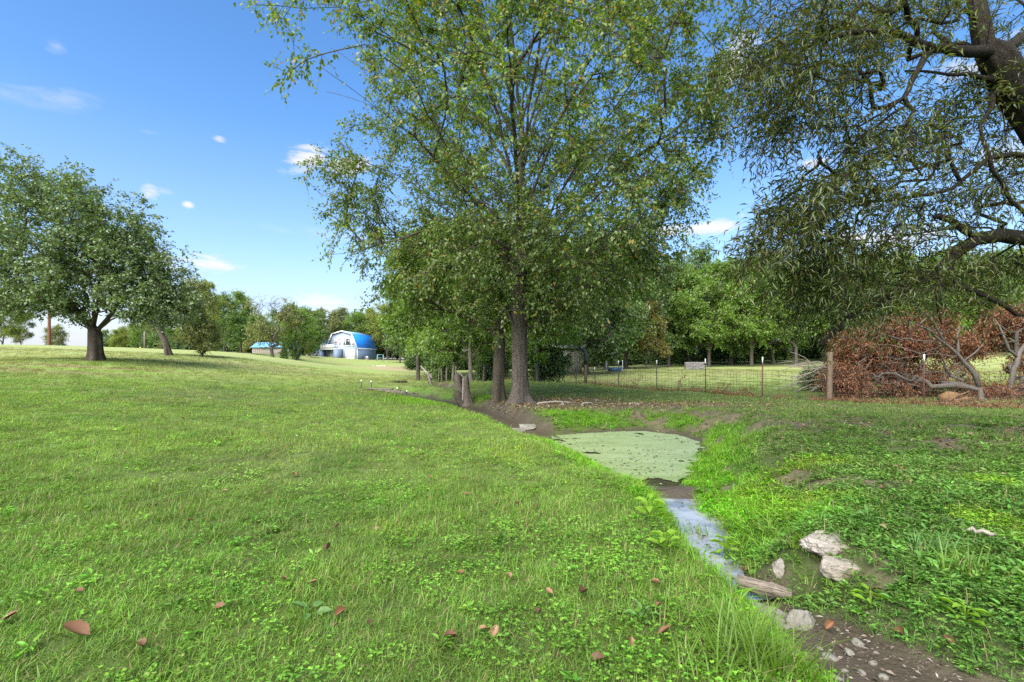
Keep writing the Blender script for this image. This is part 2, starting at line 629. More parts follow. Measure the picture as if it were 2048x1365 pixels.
def height(x, y, fields=None):
    x, y = np.asarray(x, float), np.asarray(y, float)
    h = base_h(x, y)
    near = np.hypot(x, y) < 60
    h = h + (fbm(x, y, .45, 3) - .5) * .10 + (fbm(x, y, 2.1, 9) - .5) * .05 * near
    ps, c, f, g = fields if fields is not None else wet_fields(x, y)
    wob = (fbm(x, y, 1.9, 21) - .5)
    # pond bowl: lawn side shallow, far side a low muddy shelf
    s = ps + wob * .25
    hp = np.where(s < 0, WATER_Z - .01 - .25 * sstep(-s, 0, .5), 0)
    h_out = WATER_Z - .01 + (h - WATER_Z + .01) * sstep(s, 0, 1.35)
    h = np.where(s < 0, hp, np.minimum(h, np.where(s < 1.35, h_out, 1e9)))
    for (d, par, side), up in ((c, False), (f, True), (g, True)):
        flip = side if not up else side
        # CREEK runs towards the camera: its right-hand side is the lawn; FEED runs away
        bank = np.where(side > 0, par[..., 2], par[..., 3]) if not up else np.where(side > 0, par[..., 3], par[..., 2])
        t = sstep(d + wob * .16 - par[..., 1], 0, bank)
        hz = par[..., 0] + (h - par[..., 0]) * t
        h = np.minimum(h, hz)
    return h


def gz(x, y):
    return float(height(np.array([x]), np.array([y]))[0])


def on(px, py, d):
    """ground point under a pixel column at distance d"""
    x = (px - 1024) / F * d
    return Vector((x, d, gz(x, d)))


def hit(px, py):
    """where the line of sight through a photo pixel meets the ground"""
    d = F * EYE / (py - HZ)
    for _ in range(12):
        z = gz((px - 1024) / F * d, d)
        d = .5 * d + .5 * F * (EYE - z) / (py - HZ)
    return on(px, py, d)


MT = P(1040, 805, 15.5)          # the big tree's foot


def zones(x, y, fields=None):
    """what covers the ground: lush (rank wet grass), bare (soil), litter (leaf litter), mud"""
    ps, c, f, g = fields if fields is not None else wet_fields(x, y)
    n1, n2 = fbm(x, y, .8, 31), fbm(x, y, 3.2, 41)
    dw = np.minimum(np.minimum(ps, c[0] - c[1][..., 1]), np.minimum(f[0] - f[1][..., 1], g[0] - g[1][..., 1] + .02))
    rightbank = (((x > .6) & (y < 13.5)) | (y > 11.2) & (x > -1)) & ((c[2] < 0) | (y > 6.2))
    mud = 1 - sstep(dw + (n2 - .5) * .45, .02, .24 + .40 * sstep(y, 9.6, 10.6))
    mud = np.maximum(mud, (1 - sstep(f[0] + (n2 - .5) * .5, .2, .5)) * .8)
    lush = (1 - sstep(dw + (n1 - .5) * .9, .35, np.where(rightbank, 1.25, .75))) * (1 - mud)
    lush = lush * np.where((x > 1.9) & (y < 4.6), sstep(y, 3.3, 4.6), 1.0)
    shelf = np.exp(-((x - 2.1) / 1.9) ** 2 - ((y - 11.75) / .60) ** 2)      # bright strip beyond the pond
    lush = np.maximum(lush, np.clip(shelf * 1.5, 0, 1) * (1 - mud))
    st = np.exp(-((x + 2.3) / 1.5) ** 2 - ((y - 15.6) / 1.2) ** 2)         # and round the stump
    lush = np.maximum(lush, np.clip(st * 1.4, 0, 1) * (1 - mud))
    # bare, litter-strewn bank under the big tree and along the far bank
    r = np.hypot((x - MT.x - .6) / 2.9, (y - MT.y + .2) / 1.9)
    litter = 1 - sstep(r + (n1 - .5) * .8, .55, 1.15)
    bx = np.interp(y, [6.0, 7.0, 8.5, 10, 11.5, 13], [5.9, 5.5, 5.0, 4.6, 4.0, 3.0])
    band = np.exp(-((x - bx) / 1.1) ** 2) * ((y > 6) & (y < 13.6))
    b2 = np.exp(-((y - 13.65) / .95) ** 2) * sstep(x, -.9, -.1) * (1 - sstep(x, 4.8, 6.6))
    litter = np.maximum(litter, np.clip(b2 * 1.5, 0, 1) * sstep(n1, .15, .45))
    bare = np.maximum(band * sstep(n2, .44, .56), litter * sstep(n2, .25, .6) * .9)
    bare = np.maximum(bare, (1 - sstep(np.hypot((x - 1.86 - .25 * (2.9 - y)) / .24, (y - 2.45) / .75) + (n2 - .5) * .7, .6, 1.1)))
    bare = np.maximum(bare, (1 - sstep(g[0] - g[1][..., 1] + (n2 - .5) * .5, .15, .5)) * sstep(y, 17.0, 17.6))
    spots = sstep(fbm(x, y, 2.3, 77), .63, .72) * sstep(x, 1.5, 3.0) * (np.hypot(x, y) < 16)
    bare = np.maximum(bare, spots * .9)
    lush = lush * (1 - bare) * (1 - litter * (y > 12.6))
    dry = sstep(fbm(x, y, .16, 55) + .25 * sstep(y, 14, 26), .5, .75)
    return dict(lush=lush, bare=np.clip(bare, 0, 1), litter=np.clip(litter, 0, 1), mud=np.clip(mud, 0, 1), dry=dry, right=rightbank * 1.0, dw=dw)


def lerp3(a, b, t):
    return a + (np.asarray(b) - a) * t[..., None]


def lawn_tint(x, y, z):
    """turf tint at a place; some willow shade is in it"""
    n1, n2 = fbm(x, y, .35, 61), fbm(x, y, 1.4, 71)
    c = np.empty(x.shape + (3,))
    c[...] = (.170, .272, .046)
    c = lerp3(c, (.172, .228, .064), sstep(n1, .45, .75) * .7)
    c = lerp3(c, (.105, .215, .032), sstep(n2, .5, .75) * .6)
    c = lerp3(c, (.108, .212, .026), (1 - sstep(y, 2.5, 7.5)) * .75)  # deeper green towards the near edge
    far = sstep(y, 14, 30)
    c = lerp3(c, (.225, .260, .088), far * (.55 + .45 * z['dry']))
    streak = fbm(x * .5, y * 1.6, .5, 83)
    c = lerp3(c, (.205, .180, .085), sstep(streak, .55, .8) * far * .7)
    # worn slope below the house and the shaded thin turf under the left tree
    worn = np.exp(-((x + 20) / 7.0) ** 2 - ((y - 76) / 10.0) ** 2)
    c = lerp3(c, (.270, .200, .120), np.clip(worn * 1.6, 0, .9))
    worn2 = np.exp(-((x + 19.5) / 6.0) ** 2 - ((y - 21) / 3.2) ** 2)
    c = lerp3(c, (.20, .17, .085), np.clip(worn2 * sstep(streak, .35, .6), 0, .8))
    c = lerp3(c, (.125, .180, .054), z['right'] * .7 * (1 - far))
    c = lerp3(c, (.085, .165, .034), (1 - sstep(y, 3.6, 5.5)) * sstep(x, 1.7, 2.3) * .7)  # near right darker: clover green with willow shade put into the tint
    c = lerp3(c, (.130, .310, .020), np.clip(z['lush'] * 1.1, 0, 1) * sstep(n2, .15, .55))
    return c


def make_ground():
    def axis(fine0, fine1, step, lo, hi, grow=1.085):
        a = list(np.arange(fine0, fine1 + 1e-6, step))
        s, v = step, fine1
        while v < hi:
            s *= grow
            v += s
            a.append(v)
        s, v = step, fine0
        pre = []
        while v > lo:
            s *= grow
            v -= s
            pre.append(v)
        return np.array(pre[::-1] + a)
    xs = axis(-7, 10, .085, -700, 700)
    ys = axis(.8, 20, .085, -120, 900)
    X, Y = np.meshgrid(xs, ys)
    fl = wet_fields(X, Y)
    Z = height(X, Y, fl)
    zn = zones(X, Y, fl)
    # small relief of clods on bare soil
    Z = Z + zn['bare'] * (fbm(X, Y, 7, 5) - .5) * .05 + zn['litter'] * (fbm(X, Y, 9, 6) - .5) * .04
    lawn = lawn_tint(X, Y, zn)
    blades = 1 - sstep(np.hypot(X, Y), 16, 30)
    c = lerp3(lawn, lawn * .36 + np.array((.016, .012, .006)), blades)  # gaps between blades darkened in colour, standing in for their self-shadow
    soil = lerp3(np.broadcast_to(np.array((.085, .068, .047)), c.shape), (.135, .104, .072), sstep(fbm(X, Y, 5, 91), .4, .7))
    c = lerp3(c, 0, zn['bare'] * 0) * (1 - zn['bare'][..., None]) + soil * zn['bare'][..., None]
    c = c * (1 - zn['mud'][..., None]) + np.array((.062, .050, .034)) * zn['mud'][..., None]
    ny, nx = X.shape
    i = (np.arange(ny - 1)[:, None] * nx + np.arange(nx - 1)[None]).ravel()
    q = np.stack([i, i + 1, i + nx + 1, i + nx], -1)
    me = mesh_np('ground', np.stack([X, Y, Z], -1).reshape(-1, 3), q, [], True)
    at = me.color_attributes.new('cover', 'FLOAT_COLOR', 'POINT')
    rgba = np.concatenate([c.reshape(-1, 3), zn['mud'].reshape(-1, 1)], 1).astype(np.float32)
    at.data.foreach_set('color', rgba.ravel())
    m, w, b = material('turf_and_soil')
    a = w.new('ShaderNodeAttribute', attribute_name='cover')
    tc = w.new('ShaderNodeTexCoord').outputs['Object']
    n1 = w.noise(tc, 22, 5, .7)
    n2 = w.noise(w.mapping(tc, (1, 2.2, 1)), 2.6, 6, .7)
    f = w.math('ADD', w.math('MULTIPLY', n1, .75), w.math('MULTIPLY', n2, .5))
    k = w.vmath('SCALE', a.outputs['Color'])
    w.put(k.inputs[3], w.math('ADD', .38, f))
    # flecks of thatch in the turf
    fl_ = w.smooth(w.noise(tc, 60, 3, .6), .6, .72)
    col = w.mix(w.math('MULTIPLY', fl_, .30), k.outputs[0], (.24, .19, .11))
    w.l.new(col, b.inputs['Base Color'])
    w.put(b.inputs['Roughness'], w.math('SUBTRACT', .95, w.math('MULTIPLY', a.outputs['Alpha'], .55)))
    set_in(b, Specular_IOR_Level=.25)
    w.l.new(w.bump(f, .7, .05), b.inputs['Normal'])
    me.materials.append(m)
    return tag(obj('ground', me), kind='structure', label='mown grassy ground falling to a muddy ditch and pond')


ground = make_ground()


# ------------------------------------------------------------------ pond, creek and duckweed
def make_water():
    # pond sheet reaches under its banks; the creek has its own sheet, one step lower
    def sheet(name, poly, z, mat):
        cx = poly.mean(0)
        v = np.vstack([np.append(cx, z), np.column_stack([poly, np.full(len(poly), z)])])
        n = len(poly)
        t = np.array([(0, i + 1, (i + 1) % n + 1) for i in range(n)])
        return mesh_np(name, v, t, [mat])
    m, w, b = material('still_dark_water')
    tc = w.new('ShaderNodeTexCoord').outputs['Object']
    n = w.noise(tc, 3, 3, .5)
    set_in(b, Base_Color=(.030, .026, .017), Roughness=.03, Specular_IOR_Level=.8, IOR=1.34)
    w.l.new(w.bump(w.noise(tc, 9, 2, .5), .06, .02), b.inputs['Normal'])
    cx = POND.mean(0)
    big = cx + (POND - cx) * 1.07
    tag(obj('pond_water', sheet('pond_water', big, WATER_Z - .012, m)), kind='structure', label='dark still water of the small pond')
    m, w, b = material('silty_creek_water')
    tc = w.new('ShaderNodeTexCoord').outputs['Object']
    film = w.smooth(w.noise(tc, 2.2, 4, .6), .42, .62)  # mask for the pale sky reflection painted into the water colour
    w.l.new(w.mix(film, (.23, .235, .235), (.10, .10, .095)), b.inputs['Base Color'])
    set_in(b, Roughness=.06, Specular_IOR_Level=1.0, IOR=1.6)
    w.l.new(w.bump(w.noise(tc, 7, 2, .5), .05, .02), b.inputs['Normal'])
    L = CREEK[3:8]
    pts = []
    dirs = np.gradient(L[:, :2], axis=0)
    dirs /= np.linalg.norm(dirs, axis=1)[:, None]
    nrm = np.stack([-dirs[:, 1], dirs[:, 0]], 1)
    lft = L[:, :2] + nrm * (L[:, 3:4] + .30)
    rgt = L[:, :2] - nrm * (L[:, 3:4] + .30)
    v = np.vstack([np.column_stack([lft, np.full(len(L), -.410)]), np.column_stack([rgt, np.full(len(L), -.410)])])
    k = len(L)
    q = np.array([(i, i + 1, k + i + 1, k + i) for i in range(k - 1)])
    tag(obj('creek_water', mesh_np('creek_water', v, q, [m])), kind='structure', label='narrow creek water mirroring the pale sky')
    # duckweed film, a sheet just above the water with ragged open holes
    m2, w, b = material('duckweed_film')
    tc = w.new('ShaderNodeTexCoord').outputs['Object']
    v = w.new('ShaderNodeTexVoronoi')
    v.inputs['Scale'].default_value = 95
    w.put(v.inputs['Vector'], tc)
    drift = w.noise(w.mapping(tc, (.6, 2.0, 1), (0, 0, .35)), 1.5, 7, .7, .8)
    fine = w.noise(tc, 26, 5, .75)
    c = w.mix(fine, (.14, .205, .075), (.28, .345, .165))
    c = w.mix(w.math('MULTIPLY', w.smooth(drift, .42, .62), .75), c, (.27, .33, .165))
    c = w.mix(w.math('MULTIPLY', w.smooth(drift, .46, .34), .6), c, (.15, .205, .055))
    sc = w.new('ShaderNodeTexCoord').outputs['Object']
    xs_ = w.new('ShaderNodeSeparateXYZ'); w.put(xs_.inputs[0], sc)
    c = w.mix(w.math('MULTIPLY', w.smooth(w.math('ADD', xs_.outputs[0], w.math('MULTIPLY', drift, 1.6)), 2.1, .7), .8), c, (.135, .185, .045))
    c = w.mix(w.math('MULTIPLY', w.smooth(v.outputs['Distance'], .35, .75), .45), c, (.06, .075, .03))
    w.l.new(c, b.inputs['Base Color'])
    set_in(b, Roughness=.42, Specular_IOR_Level=.6)
    w.l.new(w.bump(w.math('ADD', v.outputs['Distance'], fine), .5, .006), b.inputs['Normal'])
    g = .03
    xs = np.arange(POND[:, 0].min() - .6, POND[:, 0].max() + .6, g)
    ys = np.arange(POND[:, 1].min() - .6, POND[:, 1].max() + .6, g)
    X, Y = np.meshgrid(xs, ys)
    s = poly_sdf(X, Y, POND)
    hole = fbm(X, Y, 1.4, 15, 4)
    edge = np.clip(1 - (X + .2) / 1.6, 0, 1) * sstep(Y, 9.0, 10.6)            # left tip: open dark water
    rag0 = fbm(X, Y, 3.0, 12)
    lip = 1 - sstep(Y + (rag0 - .5) * .5, 6.40, 6.66)                                             # clear water at the outflow
    rag = fbm(X, Y, 5.5, 19, 4)
    keep = (s + (rag - .5) * .5 < .12) & (hole + .38 * edge + .8 * lip + (rag - .5) * .25 < .80)
    K = keep[:-1, :-1] & keep[1:, :-1] & keep[:-1, 1:] & keep[1:, 1:]
    nx = X.shape[1]
    i = (np.arange(X.shape[0] - 1)[:, None] * nx + np.arange(nx - 1)[None])[K]
    q = np.stack([i, i + 1, i + nx + 1, i + nx], -1)
    used, inv = np.unique(q, return_inverse=True)
    V = np.stack([X.ravel(), Y.ravel(), np.full(X.size, WATER_Z - .004)], -1)[used]
    V[:, 2] += (fbm(V[:, 0], V[:, 1], 12, 8) - .5) * .003
    tag(obj('duckweed', mesh_np('duckweed', V, inv.reshape(q.shape), [m2], True)), kind='stuff', label='pale green duckweed film floating on the pond')


make_water()

# ================================================================== TREES
def unit(v):
    return v / (np.linalg.norm(v, axis=-1, keepdims=True) + 1e-9)


class Skeleton:
    """branch skeleton grown out to target twig tips"""
    def __init__(self, trunk, seed):
        self.r = np.random.default_rng(seed)
        self.pos = np.zeros((60000, 3))
        self.dir = np.zeros((60000, 3))
        self.par = np.full(60000, -1)
        self.n = 0
        self.tips = []
        self.fix = {}
        prev = -1
        for p in trunk:
            prev = self.add(p, prev)
        self.free_from = 0

    def add(self, p, par):
        i = self.n
        self.pos[i] = p
        self.par[i] = par
        if par >= 0:
            d = self.pos[i] - self.pos[par]
            self.dir[i] = d / (np.linalg.norm(d) + 1e-9)
        else:
            self.dir[i] = (0, 0, 1)
        self.n += 1
        return i

    def limb(self, pts, r=None):
        """hand-placed limb: starts from the nearest node"""
        pts = [np.asarray(p, float) for p in pts]
        d = np.linalg.norm(self.pos[:self.n] - pts[0], axis=1)
        prev = int(d.argmin())
        # smooth the polyline a little
        q = [self.pos[prev]] + pts[1:]
        first = self.n
        for a, b in zip(q[:-1], q[1:]):
            k = max(2, int(np.linalg.norm(b - a) / .35))
            for j in range(1, k + 1):
                t = j / k
                p = a + (b - a) * t + self.r.normal(0, .02, 3) * (t < 1)
                prev = self.add(p, prev)
        if r is not None:
            for i in range(first, self.n):
                self.fix[i] = r[0] + (r[1] - r[0]) * (i - first) / max(1, self.n - 1 - first)
        return prev

    def reach(self, tips, lo=0, step=.45, wdir=.55, bend=.45, sag=0.0, jit=.05, wz=0.0, first=None):
        root = self.pos[lo]
        order = np.argsort(np.linalg.norm(tips - root, axis=1))
        lo_i = self.free_from
        for ti in order:
            tip = tips[ti]
            v = tip - self.pos[lo_i:self.n]
            d = np.linalg.norm(v, axis=1) + 1e-6
            cs = (v * self.dir[lo_i:self.n]).sum(1) / d
            cost = d * (1 + wdir * (1 - cs)) + wz * np.maximum(0, -v[:, 2])
            i = int(cost.argmin()) + lo_i
            a, dd, L = self.pos[i], self.dir[i], float(np.linalg.norm(tip - self.pos[i]))
            k = max(1, int(L / step))
            c = a + (dd * bend + unit(tip - a) * (1 - bend)) * L * .5
            prev = i
            for j in range(1, k + 1):
                t = j / k
                p = a * (1 - t) ** 2 + 2 * c * t * (1 - t) + tip * t * t
                p = p + self.r.normal(0, jit * step, 3) * (1 if j < k else 0)
                p[2] -= sag * L * t * t * .1
                prev = self.add(p, prev)
            self.tips.append(prev)

    def radii(self, base_r, tip_r, rmin=None):
        n = self.n
        cnt = np.zeros(n)
        has = np.zeros(n, bool)
        has[self.par[1:n]] = True
        cnt[~has] = 1
        for i in range(n - 1, 0, -1):
            cnt[self.par[i]] += cnt[i]
        self.cnt = cnt
        p = math.log(max(cnt[0], 2)) / math.log(base_r / tip_r)
        self.rad = tip_r * cnt ** (1 / p)
        if self.fix:
            cap = np.full(n, 9.0)
            lim = getattr(self, 'side_cap', 9.0)
            for i in range(1, n):
                if i in self.fix:
                    cap[i] = self.rad[i] = self.fix[i]
                elif cnt[i] < cnt[0] * .9:
                    cap[i] = min(cap[self.par[i]] * .8, lim) if self.par[i] in self.fix else cap[self.par[i]]
                    self.rad[i] = min(self.rad[i], cap[i])
        return self.rad

    def wood(self, sides_big=10, flare=None, thin=0.0):
        """tubes along chains; (verts, quads, tris)"""
        n = self.n
        kids = [[] for _ in range(n)]
        for i in range(1, n):
            kids[self.par[i]].append(i)
        V, Q, T, off = [], [], [], 0
        stack = [(0, -1)]
        while stack:
            s, par = stack.pop()
            chain = [par] if par >= 0 else []
            i = s
            while True:
                chain.append(i)
                ks = kids[i]
                if not ks:
                    break
                ks = sorted(ks, key=lambda k: -self.rad[k])
                for k in ks[1:]:
                    stack.append((k, i))
                i = ks[0]
            pts = self.pos[chain]
            r = self.rad[chain].copy()
            if par >= 0:
                r[0] = min(r[0], r[1] * (.75 if s in self.fix else 1.25))
            if r.max() < thin:
                continue
            m = r.max()
            sides = sides_big if m > .10 else (7 if m > .05 else (5 if m > .02 else 3))
            if s == 0 and flare is not None:
                sides = 56
                z = pts[:, 2] - pts[0, 2]
                v, q, t = tube_np(pts, r, sides, True, lambda p_, a_: flare(p_ - pts[0], a_))
            else:
                v, q, t = tube_np(pts, r, sides, m > .012)
            V.append(v); Q.append(q + off); T.append(t + off)
            off += len(v)
        return np.concatenate(V), np.concatenate(Q), np.concatenate(T)

    def twigs(self, per, length, spread, droop, back=3, up=0.0):
        """twig starts, directions and lengths round the tips"""
        r = self.r
        st, dr, ln = [], [], []
        tips = np.array(self.tips)
        for b in range(per):
            idx = tips.copy()
            hop = r.integers(0, back + 1, len(idx))
            for h in range(back):
                m = (hop > h) & (self.par[idx] > 0)
                idx = np.where(m, self.par[idx], idx)
            ok = self.cnt[idx] < 14
            idx = idx[ok]
            d = self.dir[idx] * (1 - spread) + unit(r.normal(0, 1, (len(idx), 3))) * spread
            d[:, 2] += up
            st.append(self.pos[idx])
            dr.append(unit(d))
            ln.append(length * r.uniform(.6, 1.3, len(idx)))
        return np.concatenate(st), np.concatenate(dr), np.concatenate(ln)


def twig_curve(st, dr, ln, droop, t):
    """point at parameter t (0..1) along drooping twigs"""
    p = st + dr * (ln * t)[:, None]
    p[:, 2] -= droop * ln * t * t
    return p


def twig_wood(st, dr, ln, droop, r0, segs=2):
    """thin three-sided twigs"""
    k = len(st)
    ring = []
    u = unit(np.cross(dr, np.array((.3, .5, .8))))
    v = np.cross(dr, u)
    for s in range(segs + 1):
        t = s / segs
        c = twig_curve(st, dr, ln, droop, np.full(k, t))
        rr = r0 * (1 - .75 * t)
        for a in (0, 2.094, 4.189):
            ring.append(c + u * math.cos(a) * rr + v * math.sin(a) * rr)
    V = np.stack(ring, 1).reshape(-1, 3)
    base = np.arange(k)[:, None] * (3 * (segs + 1))
    q = []
    for s in range(segs):
        for j in range(3):
            a, b = s * 3 + j, s * 3 + (j + 1) % 3
            q.append(np.stack([base[:, 0] + a, base[:, 0] + b, base[:, 0] + b + 3, base[:, 0] + a + 3], -1))
    return V, np.concatenate(q)


def leaf_mesh(pos, ax, nm, size, width, rich=False, curl=.10):
    """leaves as folded blades: diamond (2 triangles) or a rounder 6-point outline (4 triangles)"""
    k = len(pos)
    ax = unit(ax)
    side = unit(np.cross(nm, ax))
    up = np.cross(ax, side)
    s = size[:, None]
    def at(a, b, c):
        return pos + ax * s * a + side * s * (b * width) + up * s * c
    if rich:
        vs = [at(0, 0, 0), at(.28, -.46, .07), at(.66, -.36, .05), at(1, 0, -curl), at(.66, .36, .05), at(.28, .46, .07)]
        f = [(0, 3, 2), (0, 2, 1), (0, 5, 4), (0, 4, 3)]
    else:
        vs = [at(0, 0, 0), at(.42, -.5, .08), at(1, 0, -curl), at(.42, .5, .08)]
        f = [(0, 2, 1), (0, 3, 2)]
    m = len(vs)
    V = np.stack(vs, 1).reshape(-1, 3)
    base = np.arange(k)[:, None] * m
    T = np.concatenate([base + np.array(t)[None] for t in f])
    return V, T


def dress(st, dr, ln, droop, m, size, r, out=.9, hang=.4, jitter=.03, t0=.15):
    """m leaves along each twig: position, axis, normal, size"""
    k = len(st)
    t = (np.arange(m)[None] + r.uniform(.1, .9, (k, m))) / m * (1 - t0) + t0
    rep = lambda a: np.repeat(a, m, axis=0)
    S, D, L = rep(st), rep(dr), np.repeat(ln, m)
    tt = t.ravel()
    p = twig_curve(S, D, L, droop, tt)
    d = D.copy()
    d[:, 2] -= 2 * droop * tt
    d = unit(d)
    rv = unit(r.normal(0, 1, (k * m, 3)))
    s = unit(np.cross(d, rv))
    a = d * (1 - out * .6) + s * out
    a[:, 2] -= hang
    nm = np.array((0, 0, 1.0)) + r.normal(0, .55, (k * m, 3))
    sz = size * r.uniform(.55, 1.3, k * m)
    return p + r.normal(0, jitter, (k * m, 3)), unit(a), nm, sz


def lobe_points(r, lobes, keep=None):
    out = []
    for (cx, cy, cz, rx, ry, rz, n) in lobes:
        d = unit(r.normal(0, 1, (n, 3)))
        rad = r.uniform(0, 1, n) ** .42
        out.append(np.array((cx, cy, cz)) + d * rad[:, None] * np.array((rx, ry, rz)))
    return np.concatenate(out)


def assemble(name, loc, wood_me, leaf_me, label, cat='tree', group=None, rz=0.0, scale=1.0, leaf_mat=None, wood_mat=None, crown='crown'):
    t = empty(name, loc, rz, label=label, cat=cat, group=group)
    t.scale = (scale, scale, scale) if np.ndim(scale) == 0 else scale
    a = obj('trunk', wood_me, t)
    b = obj(crown, leaf_me, t)
    b['kind'] = 'stuff'
    for o, m in ((a, wood_mat), (b, leaf_mat)):
        if m is not None:
            o.material_slots[0].link = 'OBJECT'
            o.material_slots[0].material = m
    return t


def join(parts):
    """[(V,F)...] of equal face size -> one (V,F)"""
    V, Fs, off = [], [], 0
    for v, f in parts:
        V.append(v); Fs.append(f + off); off += len(v)
    return np.concatenate(V), np.concatenate(Fs)


# ---- materials
BARK_MAIN = bark('ridged_grey_bark', (.034, .027, .021), (.27, .23, .19), .42, moss=(.13, .13, .085), stretch=.15, rel=.9)
BARK_DARK = bark('dark_mossy_bark', (.026, .022, .016), (.155, .13, .095), .5, moss=(.07, .085, .035), rel=.7)
BARK_PEAR = bark('cracked_brown_bark', (.045, .034, .026), (.19, .15, .12), 1.2, moss=(.22, .20, .15), stretch=.3, rel=.8)
BARK_WILLOW = bark('black_willow_bark', (.012, .010, .0075), (.058, .047, .035), .6, rel=.8)
BARK_FAR = bark('woodland_bark', (.045, .038, .03), (.16, .14, .115), .6)
BARK_PALE = bark('pale_dead_wood', (.15, .125, .10), (.40, .36, .31), .8, rel=.4)

LEAF_MAIN = leafmat('elm_leaves', [(0.070, 0.131, 0.018), (0.122, 0.205, 0.024), (0.145, 0.234, 0.029), (0.099, 0.171, 0.024), (0.162, 0.245, 0.033), (0.128, 0.199, 0.044), (0.180, 0.257, 0.040), (0.087, 0.154, 0.022)], trans=.42, gloss=.05, pale=.35,
                    rare=((.06, (0.278, 0.308, 0.143)), (.025, (0.441, 0.274, 0.061)), (.016, (0.302, 0.148, 0.050)), (.05, (0.290, 0.331, 0.077))))
LEAF_SECOND = leafmat('hackberry_leaves', [(0.091, 0.160, 0.018), (0.117, 0.192, 0.020), (0.137, 0.211, 0.024), (0.101, 0.166, 0.022), (0.163, 0.211, 0.030)], trans=.5, gloss=.07)
LEAF_PEAR = leafmat('pear_leaves', [(.098, .158, .046), (.122, .192, .056), (.136, .206, .066), (.102, .160, .040), (.146, .206, .078), (.120, .185, .046)], trans=.32, gloss=.09, pale=.45, rough=.42)
LEAF_WILLOW = leafmat('willow_leaves', [(0.060, 0.090, 0.013), (0.075, 0.110, 0.015), (0.091, 0.125, 0.018), (0.068, 0.092, 0.020), (0.117, 0.141, 0.026), (0.101, 0.090, 0.018)], trans=.36, gloss=.08)
GREENS = {
    'mid': leafmat('woodland_leaves', [(0.089, 0.173, 0.023), (0.119, 0.215, 0.032), (0.148, 0.242, 0.038), (0.098, 0.182, 0.027)], trans=0.42, gloss=.08),
    'blue': leafmat('cool_green_leaves', [(0.071, 0.145, 0.034), (0.095, 0.178, 0.044), (0.122, 0.209, 0.059)], trans=0.38, gloss=.1),
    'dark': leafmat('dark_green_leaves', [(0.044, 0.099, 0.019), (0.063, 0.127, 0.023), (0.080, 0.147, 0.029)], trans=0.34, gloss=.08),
    'yellow': leafmat('yellow_green_leaves', [(0.178, 0.249, 0.023), (0.222, 0.287, 0.027), (0.156, 0.227, 0.025), (0.259, 0.287, 0.038)], trans=0.48, gloss=.06),
    'olive': leafmat('olive_leaves', [(0.156, 0.189, 0.047), (0.193, 0.219, 0.061), (0.133, 0.169, 0.042), (0.222, 0.227, 0.074)], trans=0.38, gloss=.06),
    'gold': leafmat('turning_gold_leaves', [(.200, .205, .045), (.255, .225, .055), (.160, .190, .045), (.240, .165, .045)], trans=.42, gloss=.04),
    'bright': leafmat('fresh_green_leaves', [(0.127, 0.238, 0.023), (0.163, 0.280, 0.029), (0.193, 0.302, 0.036), (0.141, 0.249, 0.027)], trans=0.50, gloss=.07),
}

